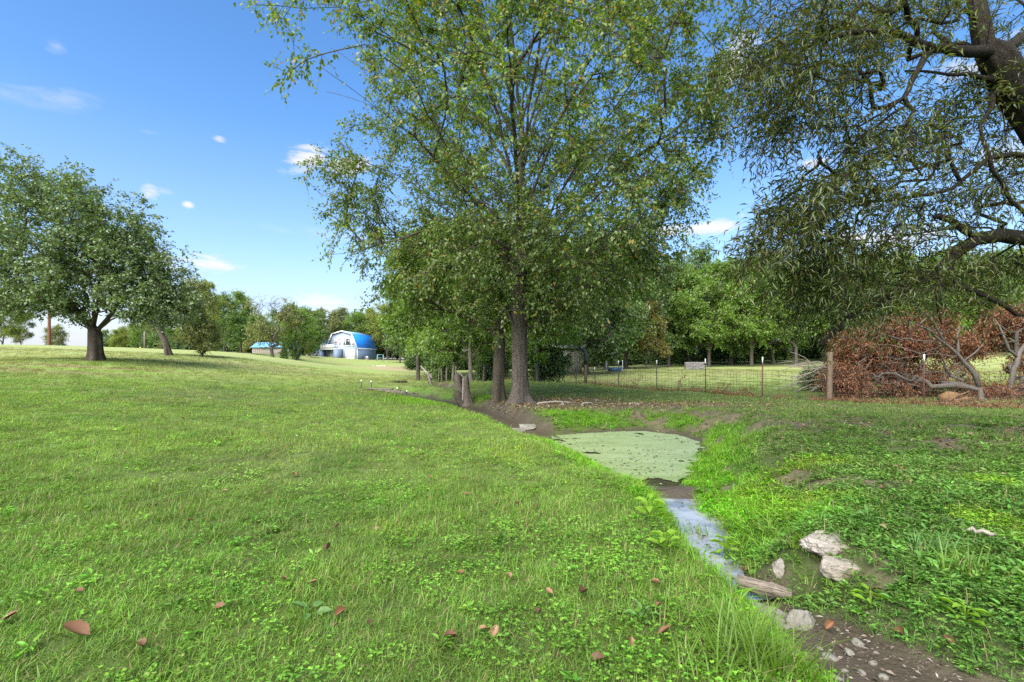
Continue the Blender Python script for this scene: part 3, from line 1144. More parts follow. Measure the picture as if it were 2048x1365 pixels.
# ---- the big elm in the middle
def elm():
    r = np.random.default_rng(5)
    fork = 5.0
    trunk = [(0, 0, -.25), (0, 0, 0), (.0, 0, .25), (.01, 0, .55), (0, .0, 1.0), (-.02, .01, 1.7), (-.03, .02, 2.5), (-.03, .03, 3.3), (-.02, .02, 4.1), (.0, .0, 5.0),
             (.02, .0, 6.0), (.05, .02, 7.2), (.05, 0, 8.6), (.10, .03, 10.2), (.12, 0, 12), (.1, .05, 14), (.1, 0, 15.6)]
    tr = np.array(trunk)
    zz = np.concatenate([np.arange(0, 5, .14), np.arange(5, 15.6, .6)])
    tr = np.vstack([tr[:1], np.stack([np.interp(zz, tr[1:, 2], tr[1:, i]) for i in range(3)], 1)])
    sk = Skeleton(tr, 5)
    n0 = int((tr[:, 2] < 3.0).sum())
    sk.free_from = n0
    lim = []
    G = 2.39996
    zs = np.array([2.2, 3.0, 4.5, 6.0, 8.0, 10.0, 12.5, 15.0, 17.0])
    Rs = np.array([.8, 2.6, 4.7, 5.7, 6.5, 6.9, 6.3, 4.6, 1.6])
    subs = []
    for k in range(24):
        a = k * G + .4
        f = k / 23
        h0 = 3.1 + 6.6 * f ** 1.1
        tilt = math.radians(60 - 36 * f + r.uniform(-6, 6))
        d = lambda t: np.array((math.sin(t) * math.cos(a), math.sin(t) * math.sin(a), math.cos(t)))
        p0 = np.array((0, 0, h0))
        L = .5
        while L < 12:
            q = p0 + d(tilt) * L
            if math.hypot(q[0], q[1]) > .9 * np.interp(q[2], zs, Rs) or q[2] > 16.3:
                break
            L += .2
        pts = [p0, p0 + d(tilt * .72) * L * .33, p0 + d(tilt * .86) * L * .66, p0 + d(tilt) * L]
        lim.append(pts)
        for s_ in (.38, .52, .66, .80):
            q = pts[1] + (pts[2] - pts[1]) * (s_ - .33) / .33 if s_ < .66 else pts[2] + (pts[3] - pts[2]) * (s_ - .66) / .34
            side = unit(np.cross(d(tilt), r.normal(0, 1, 3)))
            dr_ = unit(d(tilt) * .80 + side * .62 + np.array((0, 0, .1)))
            ll = (1 - s_) * L * .55 + .7
            subs.append([q, q + dr_ * ll * .5, q + dr_ * ll + np.array((0, 0, -.06 * ll))])
    # limbs seen clearly in the photo: fanning up to the left and right in the picture plane
    for (x1, z1, x2, z2, x3, z3, h0, y) in ((-1.0, 5.0, -2.3, 7.5, -3.2, 11.2, 3.6, -.4), (-1.3, 5.6, -3.2, 8.6, -5.6, 11.6, 4.0, .6), (-1.4, 5.4, -3.3, 6.8, -5.5, 7.7, 4.3, -.7),
                                            (-.6, 7.0, -1.3, 10.0, -1.9, 13.5, 4.6, .3), (1.0, 6.2, 2.4, 8.8, 3.9, 12.0, 4.4, .2), (1.4, 5.6, 3.3, 7.4, 5.8, 9.2, 4.0, -.6),
                                            (.5, 7.4, 1.0, 10.4, 1.5, 13.8, 5.2, -.6), (1.7, 4.6, 3.6, 5.6, 5.4, 5.9, 3.6, .8), (-1.3, 4.5, -2.8, 5.6, -4.2, 6.0, 3.4, .4)):
        lim.append([(0, 0, h0), (x1, y * .4, z1), (x2, y, z2), (x3, y * 1.6, z3)])
    for L in lim + subs:
        sk.limb(L)
    # twig tips through a vase-shaped crown
    zs = np.array([2.2, 3.0, 4.5, 6.0, 8.0, 10.0, 12.5, 15.0, 17.0])
    Rs = np.array([.8, 2.6, 4.7, 5.7, 6.5, 6.9, 6.3, 4.6, 1.6])
    n = 4300
    z = r.choice(np.linspace(2.2, 17, 300), n, p=(lambda w: w / w.sum())(np.interp(np.linspace(2.2, 17, 300), zs, Rs) ** 1.35))
    R = np.interp(z, zs, Rs)
    a = r.uniform(0, 2 * np.pi, n)
    rr = R * r.uniform(0, 1, n) ** .42 * (1 + .10 * np.sin(3 * a + z * .9) + .08 * np.sin(5 * a - z * 1.3))
    tips = np.stack([np.cos(a) * rr - .15, np.sin(a) * rr, z], 1)
    nz = fbm(tips[:, 0] + tips[:, 2] * .6, tips[:, 1] + 20 - tips[:, 2] * .8, .42, 4)
    keep = (nz > .38) & ~((rr / R < .36) & (z > 6) & (r.uniform(0, 1, n) < .45))
    keep &= ~((tips[:, 0] < -3.2) & (r.uniform(0, 1, n) < .18))                  # thinner on the left
    tips = tips[keep]
    # lower hanging sprays in front of the trunk and at both sides
    low = lobe_points(r, [(1.5, -1.4, 3.3, 1.7, 1.3, 1.0, 65), (-1.4, -1.2, 4.3, 1.6, 1.5, .8, 40), (3.0, .3, 4.3, 1.8, 1.6, 1.0, 70), (-2.9, .4, 5.3, 1.8, 1.6, 1.0, 70), (-5.3, .2, 5.4, 1.3, 1.5, 1.2, 42), (-5.3, -.4, 7.4, 1.4, 1.5, 1.4, 55), (4.5, .4, 5.0, 1.0, 1.3, 1.1, 60), (.6, -2.2, 5.0, 2.4, 1.4, .9, 30),
                          (5.6, -.4, 8.6, .9, 1.5, 1.9, 60), (5.2, 0, 6.6, .8, 1.3, .9, 34)])
    tips = np.concatenate([tips, low])
    sk.reach(tips, lo=n0, step=.42, wdir=.9, bend=.5, sag=.5, jit=.06)
    sk.radii(.245, .0075)
    def flare(p, a):
        zz = np.clip(p[:, 2:3] - .25, 0, None)
        g = np.exp(-zz / .30)
        lob = .55 + .45 * np.cos(3 * a[None] + .6) + .35 * np.cos(5 * a[None] + 2.1) + .5 * np.exp(-((a[None] - .35) / .35) ** 2) * 1.6
        rid = .035 * np.cos(15 * a[None] + 1.6 * np.sin(zz * 4.1)) + .028 * np.cos(9 * a[None] - 2.2 * np.sin(zz * 2.3 + 1)) + .02 * np.cos(22 * a[None] + 2 * np.sin(zz * 6))
        return 1.0 + g * (.55 + .80 * lob * np.exp(-zz / .45)) + rid * np.exp(-zz / 9)
    # denser rings low on the trunk for the root flare
    wv, wq, wt = sk.wood(12, flare)
    st, dr, ln = sk.twigs(7, .50, .62, .2, back=3)
    tv, tq = twig_wood(st, dr, ln, .32, .0042)
    wood = mesh_np('elm_wood', np.vstack([wv, tv]), [np.vstack([wq, tq + len(wv)]), wt], [BARK_MAIN], True)
    p, ax, nm, sz = dress(st, dr, ln, .28, 9, .102, r, out=.75, hang=.42, jitter=.025)
    lv, lt = leaf_mesh(p, ax, nm, sz, .58, curl=.12)
    leaves = mesh_np('elm_leaves', lv, lt, [LEAF_MAIN])
    print('elm leaves', len(p))
    x, y = MT.x, MT.y
    return assemble('elm_tree', (x, y, gz(x, y)), wood, leaves, 'tall spreading elm with straight ridged grey trunk beside the pond')


elm()


# ---- generic broadleaf builder
def broadleaf(name, seed, trunk, lobes, base_r, tip_r=.006, limbs=(), step=.5, per=5, twig=.6, m=9, leaf=.13, width=.55, droop=.2, spread=.65, hang=.35, out=.8, sag=.2,
              bark_m=None, leaf_m=None, free=2, sides=9, flare=True, clump=.36, bare=0.0, rich=False, up=0.0, wdir=.55, back=3):
    r = np.random.default_rng(seed)
    sk = Skeleton(np.array(trunk, float), seed)
    sk.free_from = free
    for L in limbs:
        sk.limb(L)
    tips = lobe_points(r, lobes)
    if clump:
        s = max(np.ptp(tips[:, 0]), np.ptp(tips[:, 2]))
        nz = fbm(tips[:, 0] + tips[:, 2] * .6 + seed, tips[:, 1] + 20 - tips[:, 2] * .8, 3.2 / s, seed)
        tips = tips[nz > clump]
    sk.reach(tips, lo=free, step=step, wdir=wdir, bend=.5, sag=sag, jit=.09)
    sk.radii(base_r, tip_r)
    ph = r.uniform(0, 6, 4)
    def fl(p, a):
        zz = np.clip(p[:, 2:3] - .2, 0, None)
        return 1 + np.exp(-zz / (base_r * 1.3)) * (.35 + .28 * np.cos(3 * a[None] + ph[0]) + .2 * np.cos(5 * a[None] + ph[1])) + .03 * np.cos(7 * a[None] + ph[2] + 2 * np.sin(zz * 2))
    wv, wq, wt = sk.wood(sides, fl if flare else None)
    st, dr, ln = sk.twigs(per, twig, spread, droop, back=back, up=up)
    tv, tq = twig_wood(st, dr, ln, droop, tip_r * .7, 1)
    wood = mesh_np(name + '_wood', np.vstack([wv, tv]), [np.vstack([wq, tq + len(wv)]), wt], [bark_m], True)
    if bare:
        keep = fbm(st[:, 0] + st[:, 2], st[:, 1] - st[:, 2], .5, seed + 3) + (st[:, 2] - st[:, 2].mean()) / np.ptp(st[:, 2]) * bare < .55
        st, dr, ln = st[keep], dr[keep], ln[keep]
    p, ax, nm, sz = dress(st, dr, ln, droop, m, leaf, r, out=out, hang=hang, jitter=leaf * .3)
    lv, lt = leaf_mesh(p, ax, nm, sz, width, rich=rich)
    leaves = mesh_np(name + '_leaves', lv, lt, [leaf_m])
    print(name, 'leaves', len(p), 'tips', len(sk.tips))
    return wood, leaves


def at_ground(px, d, dz=0):
    p = on(px, 0, d)
    p.z += dz
    return p


# ---- second, darker tree close behind the elm
w_, l_ = broadleaf('hackberry', 21, [(0, 0, -.2), (0, 0, .0), (.0, 0, .5), (.02, .02, 1.3), (.05, .03, 2.2), (.08, .05, 3.0), (.03, .08, 3.9), (-.12, .1, 4.9), (-.2, .1, 6.0), (-.2, .1, 7.2)],
                   [(-1.6, .2, 4.3, 2.6, 2.4, 1.6, 120), (-2.9, .4, 3.4, 1.6, 1.8, 1.0, 80), (.6, .9, 4.6, 2.0, 1.9, 1.6, 110), (-.6, .4, 6.2, 2.3, 2.2, 1.6, 120), (1.8, 1.3, 3.1, 1.5, 1.5, .9, 70)],
                   .19, .0055, limbs=[[(0, 0, 2.0), (-.9, .2, 2.7), (-2.2, .3, 3.3), (-3.4, .4, 3.5)], [(.03, .05, 2.6), (.9, .4, 3.4), (1.9, .8, 3.9)], [(0, 0, 3.3), (-1, .2, 4.6), (-2.3, .2, 5.6)], [(.05, .05, 2.3), (-.8, -.1, 2.35), (-1.7, -.2, 2.4)]],
                   per=6, twig=.5, m=9, leaf=.105, bark_m=BARK_DARK, leaf_m=LEAF_SECOND, free=4, clump=.30, hang=.45)
p = at_ground(997, 16.2)
assemble('hackberry_tree', p, w_, l_, 'slimmer dark-trunked tree standing just behind the big elm trunk')

# ---- big round pear tree on the left rise
w_, l_ = broadleaf('pear', 33, [(0, 0, -.2), (0, 0, 0), (0, 0, .4), (-.02, 0, .9), (-.05, .03, 1.35), (-.2, .05, 1.75), (-.45, .1, 2.6), (-.8, .1, 4.0), (-1.0, .1, 5.8), (-1.2, 0, 7.6)],
                   [(-1.4, 0, 6.4, 3.9, 4.0, 3.1, 700), (.9, -.4, 4.2, 3.2, 3.3, 2.3, 330), (2.9, -.2, 2.9, 2.2, 2.6, 1.4, 260), (2.2, 0, 4.6, 2.2, 2.4, 1.8, 200), (-3.9, -.2, 4.4, 2.9, 3.2, 2.6, 270), (-5.4, 0, 5.4, 2.0, 2.5, 2.6, 120), (-1.2, -1.2, 3.2, 2.6, 1.8, 1.0, 120),
                    (-2.6, 0, 8.6, 2.6, 2.6, 1.6, 220), (1.0, 0, 6.2, 2.0, 2.4, 1.6, 160), (-.3, -.9, 2.7, 2.2, 1.3, .7, 90), (-3.4, 0, 3.0, 2.0, 2.4, .8, 90)],
                   .27, .006,
                   limbs=[[(-.05, 0, 1.35), (-.9, -.1, 2.4), (-2.4, -.2, 3.6), (-5.0, -.3, 4.6)], [(-.05, 0, 1.35), (.5, .1, 2.1), (1.1, .1, 3.0), (2.6, .2, 4.6)], [(-.2, 0, 1.7), (-.6, -.6, 3.2), (-.5, -1.4, 5.2)], [(-.2, 0, 1.7), (-.7, .7, 3.4), (-1.2, 1.8, 5.8)],
                          [(-.1, 0, 1.5), (-1.3, -.3, 3.4), (-2.6, -.5, 6.0), (-3.2, -.6, 8.0)], [(-.2, 0, 1.7), (.2, 0, 3.4), (.5, 0, 5.8), (.4, 0, 7.5)], [(-.1, 0, 1.4), (-1.9, .1, 2.6), (-4.4, .2, 3.2), (-6.2, 0, 3.6)], [(0, 0, 1.5), (.9, -.2, 2.0), (2.4, -.4, 2.6), (3.6, -.4, 2.5)]],
                   per=6, twig=.42, m=8, leaf=.115, width=.74, droop=.1, bark_m=BARK_PEAR, leaf_m=LEAF_PEAR, free=5, clump=.27, hang=.25, up=.1)
assemble('pear_tree', at_ground(191, 24), w_, l_, 'broad round-crowned tree with short thick forked trunk on the rise', scale=(1.06, 1.06, 1.0))

# ---- leaning tree behind it, and the round many-stemmed bush
w_, l_ = broadleaf('leaner', 41, [(0, 0, -.2), (0, 0, 0), (-.15, 0, .7), (-.4, 0, 1.5), (-.6, 0, 2.4), (-.5, 0, 3.6), (-.2, 0, 5)],
                   [(.4, 0, 5.2, 2.6, 2.6, 2.2, 200), (2.4, .3, 4.6, 1.6, 2.0, 1.6, 110), (-1.8, 0, 4.0, 2.0, 2, 1.6, 120), (2.6, 0, 6.4, 1.1, 1.2, .8, 40)],
                   .24, .008, limbs=[[(-.4, 0, 1.5), (-1.0, 0, 2.5), (-1.8, 0, 3.5)], [(-.5, 0, 2.2), (.5, 0, 2.9), (1.8, 0, 3.4), (2.8, 0, 4.4)]],
                   per=5, twig=.6, m=9, leaf=.14, bark_m=BARK_FAR, leaf_m=GREENS['blue'], free=3, clump=.33)
assemble('leaning_tree', at_ground(337, 36), w_, l_, 'leaning pale-trunked tree right of the round pear, before a bush', scale=.84, leaf_mat=GREENS['olive'])
w_, l_ = broadleaf('bush', 43, [(0, 0, -.1), (0, 0, .1), (0, 0, .3)],
                   [(0, 0, 1.7, 1.9, 1.7, 1.2, 230), (0, 0, 2.5, 1.1, 1.1, .6, 50)], .10, .006,
                   limbs=[[(0, 0, .1), (math.cos(a) * .45, math.sin(a) * .45, .7), (math.cos(a) * 1.0, math.sin(a) * 1.0, 1.5)] for a in np.arange(0, 6.2, .8)],
                   per=6, twig=.35, m=9, leaf=.12, width=.45, bark_m=BARK_FAR, leaf_m=GREENS['olive'], free=1, clump=.2, flare=False)
assemble('round_bush', at_ground(404, 37), w_, l_, 'low rounded many-stemmed bush standing on the mown rise', cat='bush', crown='foliage')

# ---- woodland kinds, shared by the trees further off
def kind(name, seed, h, rad, lob, base=.17, leaf=.22, per=5, m=9, mat='mid', clump=.28, trunk_h=None, lean=.0, bare=0.0, twig=.75, n=46):
    th = trunk_h or h * .15
    r = np.random.default_rng(seed)
    trunk = [(0, 0, -.3), (0, 0, 0), (lean * .2, 0, th * .3), (lean * .5, 0, th * .7), (lean * .9, .05, th), (lean, 0, h * .35), (lean * 1.1, .1, h * .55), (lean, 0, h * .72), (lean, 0, h * .86)]
    L = []
    for k in range(lob):
        a = k * 2.4 + seed
        f = (k + r.uniform(.2, .8)) / lob
        z = th + h * .07 + (h - th) * .88 * f
        env = min(1.0, .72 + f * .9) if f < .4 else math.sin((1 - (f - .4) / .66) * math.pi / 2) ** .7
        rr = rad * env * r.uniform(.45, .75)
        s = rad * r.uniform(.34, .5) * (.6 + .4 * env)
        L.append((math.cos(a) * rr, math.sin(a) * rr, min(z, h - s * .5), s, s, s * .68, int(n * r.uniform(.7, 1.3))))
    L.append((0, 0, h * .55, rad * .6, rad * .6, h * .36, n * 2))
    return broadleaf(name, seed, trunk, L, base, .010, per=per, twig=twig, m=m, leaf=leaf, width=.62, droop=.18, bark_m=BARK_FAR, leaf_m=GREENS[mat], free=3, clump=clump, step=.7, bare=bare, sides=7)


KINDS = [
    kind('oak', 101, 11.5, 4.6, 14), kind('ash', 102, 13.0, 3.7, 14, trunk_h=2.2), kind('maple', 103, 9.5, 4.2, 12, trunk_h=1.3),
    kind('elm_far', 104, 12.0, 4.8, 14, trunk_h=2.0, lean=.4), kind('sapling', 105, 7.0, 2.7, 9, base=.09, trunk_h=1.4, leaf=.2, n=34), kind('shrub', 106, 3.6, 2.5, 9, base=.07, trunk_h=.4, leaf=.2, clump=.25, n=34),
]
W_GROUP = {}


def woods(k, px, d, h, mat, label, rz=None, wide=1.0, name='woodland_tree', cat='tree', group=None, bark_=None, dz=0.0, crown='crown'):
    """one tree of a shared kind set down at its own place, height and turn"""
    base_h_ = [11.5, 13.0, 9.5, 12.0, 7.0, 3.6][k]
    s = h / base_h_
    q = at_ground(px, d, dz)
    return assemble(name, q, KINDS[k][0], KINDS[k][1], label, cat=cat, group=group, rz=(px * 1.7 + d) % 6.28 if rz is None else rz, scale=(s * wide, s * wide, s), leaf_mat=GREENS[mat], wood_mat=bark_, crown=crown)

# ---- the willow leaning in from the right
def pw(px, py, d):
    p = P(px, py, d)
    return (p.x, p.y, p.z)


def willow():
    r = np.random.default_rng(61)
    bx, by = 7.35, 6.0
    bz = gz(bx, by)
    trunk = [(bx, by, bz - .2), (bx, by, bz), (bx - .02, by, bz + .5), (bx - .12, by, bz + 1.3), (bx - .4, by - .05, bz + 2.3), pw(2130, 330, 5.95), pw(2062, 225, 5.85), pw(2020, 165, 5.7), pw(1992, 112, 5.6)]
    sk = Skeleton(np.array(trunk), 61)
    sk.free_from = 6
    for i_, r_ in zip(range(1, 9), (.22, .22, .215, .21, .20, .195, .19, .16)):
        sk.fix[i_] = r_
    L = [
        [pw(1992, 112, 5.6), pw(1945, 104, 5.5), pw(1905, 102, 5.4), pw(1868, 98, 5.3), pw(1825, 80, 5.2), pw(1770, 62, 5.1), pw(1700, 66, 5.0), pw(1620, 90, 4.9)],
        [pw(1868, 98, 5.3), pw(1842, 130, 5.2), pw(1822, 165, 5.15), pw(1808, 195, 5.1), pw(1828, 222, 5.1), pw(1818, 262, 5.05), pw(1816, 300, 5.05), pw(1845, 352, 5.0)],
        [pw(1810, 192, 5.1), pw(1770, 225, 5.0), pw(1720, 252, 4.95), pw(1650, 255, 4.9)],
        [pw(1812, 205, 5.1), pw(1750, 255, 5.1), pw(1690, 300, 5.05), pw(1640, 345, 5.0)],
        [pw(1992, 112, 5.6), pw(1962, 55, 5.6), pw(1948, -20, 5.7), pw(1930, -140, 5.8), pw(1900, -330, 5.7)],
        [pw(1992, 112, 5.6), pw(2055, 70, 5.9), pw(2130, 20, 6.3), pw(2230, -60, 6.8)],
        [pw(2010, 160, 5.7), pw(1985, 190, 5.6), pw(1960, 250, 5.5), pw(1950, 300, 5.5)],
        [pw(2010, 150, 5.7), pw(1960, 155, 5.6), pw(1900, 150, 5.5), pw(1810, 142, 5.4)],
        # heavy low limb swinging in from the right edge, and the dead stubs on it
        [(bx - .3, by, bz + 2.2), pw(2160, 520, 6.3), pw(2060, 478, 6.3), pw(2000, 470, 6.25), pw(1955, 478, 6.2), pw(1912, 505, 6.15), pw(1880, 545, 6.1), pw(1840, 565, 6.05), pw(1780, 592, 6.0), pw(1700, 632, 5.9), pw(1640, 690, 5.8)],
        [pw(1955, 478, 6.2), pw(1900, 440, 6.1), pw(1868, 435, 6.1)],
        [pw(2000, 470, 6.25), pw(1930, 455, 6.2), pw(1820, 470, 6.0), pw(1700, 488, 5.9)],
        [pw(1900, 540, 6.1), pw(1915, 570, 6.1), pw(1960, 588, 6.1), pw(2010, 612, 6.2), pw(2060, 632, 6.3)],
        [pw(1880, 545, 6.1), pw(1820, 543, 6.0), pw(1765, 545, 5.9)],
        [pw(1880, 548, 6.1), pw(1876, 600, 6.1), pw(1884, 650, 6.1)],
        # middle limb
        [pw(2130, 330, 5.95), pw(2060, 312, 5.9), pw(1990, 313, 5.85), pw(1945, 345, 5.8), pw(1905, 378, 5.75), pw(1820, 395, 5.6), pw(1720, 405, 5.4), pw(1600, 400, 5.3)],
        [pw(1925, 360, 5.8), pw(1900, 320, 5.7), pw(1885, 278, 5.7)],
        [pw(1940, 280, 5.5), pw(1985, 340, 5.5), pw(2020, 400, 5.6), pw(2060, 450, 5.7)],
        [pw(1720, 405, 5.4), pw(1650, 445, 5.3), pw(1580, 480, 5.2)],
    ]
    RR = [(.066, .018), (.036, .009), (.017, .006), (.017, .006), (.10, .035), (.07, .03), (.035, .012), (.03, .010), (.115, .02), (.045, .03), (.016, .006), (.04, .022), (.025, .008), (.028, .010), (.040, .010), (.025, .012), (.025, .018), (.016, .006)]
    for l, rr in zip(L, RR):
        sk.limb(l, rr)
    sk.side_cap = .03
    def lob(px, py, d, rx, ry, n, rd=.9):
        p = P(px, py, d)
        return (p.x, p.y, p.z, rx / F * d, rd, ry / F * d, n)
    lobes = [lob(1540, 70, 5.1, 80, 80, 80), lob(1640, 70, 5.2, 110, 90, 120), lob(1760, 40, 5.4, 120, 70, 110), lob(1880, 30, 5.6, 100, 55, 70), lob(1620, 190, 5.0, 100, 70, 110), lob(1520, 170, 4.9, 60, 70, 60),
             lob(1560, 265, 4.9, 60, 30, 26), lob(1740, 170, 5.1, 70, 50, 45), lob(1960, 150, 5.9, 80, 100, 60), lob(2030, 260, 6.1, 60, 90, 60), lob(1700, 330, 5.2, 90, 38, 60), lob(1800, 320, 5.5, 100, 60, 90),
             lob(1620, 400, 5.2, 90, 38, 80), lob(1560, 450, 5.2, 65, 40, 60), lob(1540, 510, 5.2, 45, 40, 40), lob(1730, 420, 5.4, 120, 50, 110), lob(1660, 500, 5.5, 90, 50, 90), lob(1800, 500, 5.8, 110, 50, 90),
             lob(1610, 570, 5.7, 60, 45, 60), lob(1700, 590, 5.8, 80, 34, 55), lob(1800, 580, 6.0, 90, 34, 40), lob(1920, 400, 6.2, 90, 70, 80), lob(1650, 645, 5.8, 40, 25, 22), lob(1960, 560, 6.6, 90, 45, 45), lob(2020, 520, 6.7, 60, 60, 40),
             lob(1750, 250, 5.6, 90, 40, 40), lob(1880, 230, 6.0, 70, 60, 50), lob(1990, 400, 6.5, 70, 80, 50), lob(1900, 620, 6.8, 100, 22, 20),
             (8.3, 6.3, 5.8, 2.4, 2.4, 2.0, 110), (6.6, 5.6, 6.9, 2.6, 2.2, 1.6, 120), (9.2, 7.2, 4.0, 2.0, 2.2, 1.6, 60), (5.0, 6.6, 6.6, 1.8, 1.6, 1.2, 80)]
    tips = lobe_points(r, lobes)
    sk.reach(tips, lo=6, step=.3, wdir=.5, bend=.55, sag=1.6, jit=.07)
    sk.radii(.26, .0018)
    def fl(p, a):
        zz = np.clip(p[:, 2:3], 0, None)
        return 1 + np.exp(-zz / .4) * .5 + .05 * np.cos(6 * a[None] + 3 * np.sin(zz * 1.5)) + .03 * np.cos(11 * a[None] - 2 * zz)
    wv, wq, wt = sk.wood(10, fl)
    st, dr, ln = sk.twigs(3, .42, .62, .5, back=4)
    tv, tq = twig_wood(st, dr, ln, .30, .0022, 2)
    o = np.array((bx, by, bz))
    wood = mesh_np('willow_wood', np.vstack([wv, tv]) - o, [np.vstack([wq, tq + len(wv)]), wt], [BARK_WILLOW], True)
    p, ax, nm, sz = dress(st, dr, ln, .30, 8, .092, r, out=.80, hang=.22, jitter=.015, t0=.05)
    lv, lt = leaf_mesh(p - o, ax, nm, sz, .135, curl=.18)
    leaves = mesh_np('willow_leaves', lv, lt, [LEAF_WILLOW])
    print('willow leaves', len(p))
    assemble('willow_tree', o, wood, leaves, 'dark narrow-leaved willow leaning in over the right bank')


willow()

# ---- trees further off, each in its place
g_wood = 'trees closing the wood behind the paddock'
T = [
    # px, d, h, kind, tone, label
    (4, 62, 6.6, 3, 'yellow', 'yellowing tree at the far left edge of the rise'),
    (42, 68, 5.7, 1, 'olive', 'thin greyish tree between the yellowing tree and utility pole'),
    (112, 78, 4.3, 2, 'olive', 'low pale wide tree beyond the utility pole'),
    (238, 82, 4.0, 2, 'yellow', 'low yellowish tree right of the round pear trunk'),
    (282, 86, 5.5, 0, 'bright', 'green tree behind the guyed post'),
    (325, 84, 6.6, 3, 'mid', 'dark tree behind the leaning tree'),
    (398, 58, 8.4, 0, 'yellow', 'bright yellow-green tree above the round bush'),
    (448, 82, 10.2, 3, 'mid', 'deep green tree right of the round bush'),
    (482, 88, 11.3, 1, 'bright', 'feathery green tree left of the low tan shed'),
    (592, 84, 10.0, 0, 'bright', 'light green tree right of the half-bare tree'),
    (618, 104, 10.5, 2, 'mid', 'dark tree behind the stair of the blue house'),
    (650, 116, 11.7, 0, 'olive', 'olive tree rising behind the house gable'),
    (684, 122, 12.7, 1, 'olive', 'tall feathery tree over the house ridge'),
    (712, 119, 11.7, 3, 'bright', 'rounded tree behind the blue roof'),
    (746, 124, 12.9, 0, 'yellow', 'yellow-green tree at the far end of the blue roof'),
    (776, 116, 14.2, 3, 'yellow', 'tall yellow-green tree right of the swing frame'),
    (868, 46, 13.2, 0, 'mid', 'leafy tree at the foot of the worn slope'),
    (836, 33, 10.2, 1, 'bright', 'tall fresh green tree leftmost of the creek-side row'),
    (902, 35, 10.8, 3, 'bright', 'broad fresh green tree behind the old wooden posts'),
    (905, 38, 12.4, 0, 'mid', 'green tree between the wooden posts and the stump'),
    (941, 27.5, 8.2, 0, 'bright', 'pale-trunked tree right behind the broken stump'),
    (967, 35, 8.4, 2, 'mid', 'small-crowned tree with leaning dead-looking trunk'),
    (1012, 46, 13.4, 3, 'mid', 'broad tree filling the gap behind the elm trunk'),
    (1075, 26.5, 7.6, 0, 'bright', 'grey-trunked tree just right of the big elm trunk'),
    (1118, 40, 11.6, 1, 'mid', 'tall tree standing over the pale shed'),
    (1172, 33, 9.6, 2, 'dark', 'dark tree behind the bent black pipe'),
    (1212, 44, 12.6, 3, 'mid', 'wide tree right of the pale shed'),
    (1252, 49, 13.0, 0, 'dark', 'dark tree behind the blue trough'),
    (1292, 47, 6.4, 4, 'gold', 'small tree with turning golden leaves'),
    (1338, 52, 11.2, 1, 'mid', 'green tree left of the grey block stack'),
    (1380, 55, 13.2, 3, 'blue', 'tallest bluish tree above the grey block stack'),
    (1418, 50, 10.8, 0, 'bright', 'light green tree right of the grey block stack'),
    (1462, 54, 11.8, 2, 'mid', 'dense rounded tree in the middle of the paddock edge'),
    (1503, 50, 11.6, 0, 'bright', 'bright broad tree behind the rusty steel post'),
    (1548, 53, 11.4, 3, 'blue', 'cool green tree left of the grey stick pile'),
    (1592, 50, 11.2, 1, 'bright', 'fresh green tree over the grey stick pile'),
    (1648, 54, 11.8, 0, 'mid', 'green tree behind the wooden fence post'),
    (1706, 52, 11.0, 2, 'dark', 'dark tree behind the left end of the brown brush'),
    (1766, 56, 12.4, 3, 'yellow', 'yellowish tree above the middle of the brown brush'),
    (1832, 53, 11.6, 0, 'bright', 'green tree above the pale fallen limbs'),
    (1902, 56, 12.6, 1, 'yellow', 'yellow-green tree behind the low willow limb'),
    (1972, 54, 11.8, 3, 'mid', 'green tree behind the right part of the brown brush'),
    (2042, 56, 12.2, 0, 'yellow', 'yellowish tree at the right edge of the wood'),
]
for (px, d, h, k, mat, lab) in T:
    woods(k, px, d, h, mat, lab, bark_=BARK_PALE if px in (941, 967) else None)
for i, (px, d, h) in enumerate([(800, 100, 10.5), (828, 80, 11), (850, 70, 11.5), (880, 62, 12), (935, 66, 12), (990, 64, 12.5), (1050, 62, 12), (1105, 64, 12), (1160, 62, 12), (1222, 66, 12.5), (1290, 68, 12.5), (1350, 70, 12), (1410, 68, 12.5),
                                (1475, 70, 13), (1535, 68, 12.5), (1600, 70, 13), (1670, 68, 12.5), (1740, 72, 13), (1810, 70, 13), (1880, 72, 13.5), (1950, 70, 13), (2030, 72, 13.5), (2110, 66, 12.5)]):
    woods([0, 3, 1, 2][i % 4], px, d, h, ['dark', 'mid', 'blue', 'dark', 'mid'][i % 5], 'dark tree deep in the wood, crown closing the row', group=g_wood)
for i in range(24):
    px = 205 + i * 24 + (i * 29 % 17)
    d = 108 + (i * 31 % 17) + (12 if px > 600 else 0)
    woods([3, 0, 2, 1][i % 4], px, d, (6.0 if px < 400 else 9.4) + (i * 7 % 5) * .55, ['mid', 'bright', 'olive', 'blue', 'mid'][i % 5], 'tree in the far hedgerow on the left rise', group='trees of the far hedgerow on the left')
for i in range(41):
    px = 215 + i * 21 + (i * 29 % 13)
    woods(5, px, 99 + (i * 13 % 7) + (22 if px > 585 else 0), 3.0 + (i * 7 % 5) * .3, ['dark', 'mid', 'olive', 'dark'][i % 4], 'dark bush filling the far hedgerow on the left', name='bush', cat='bush', group='bushes of the far hedgerow', crown='foliage', wide=1.25)
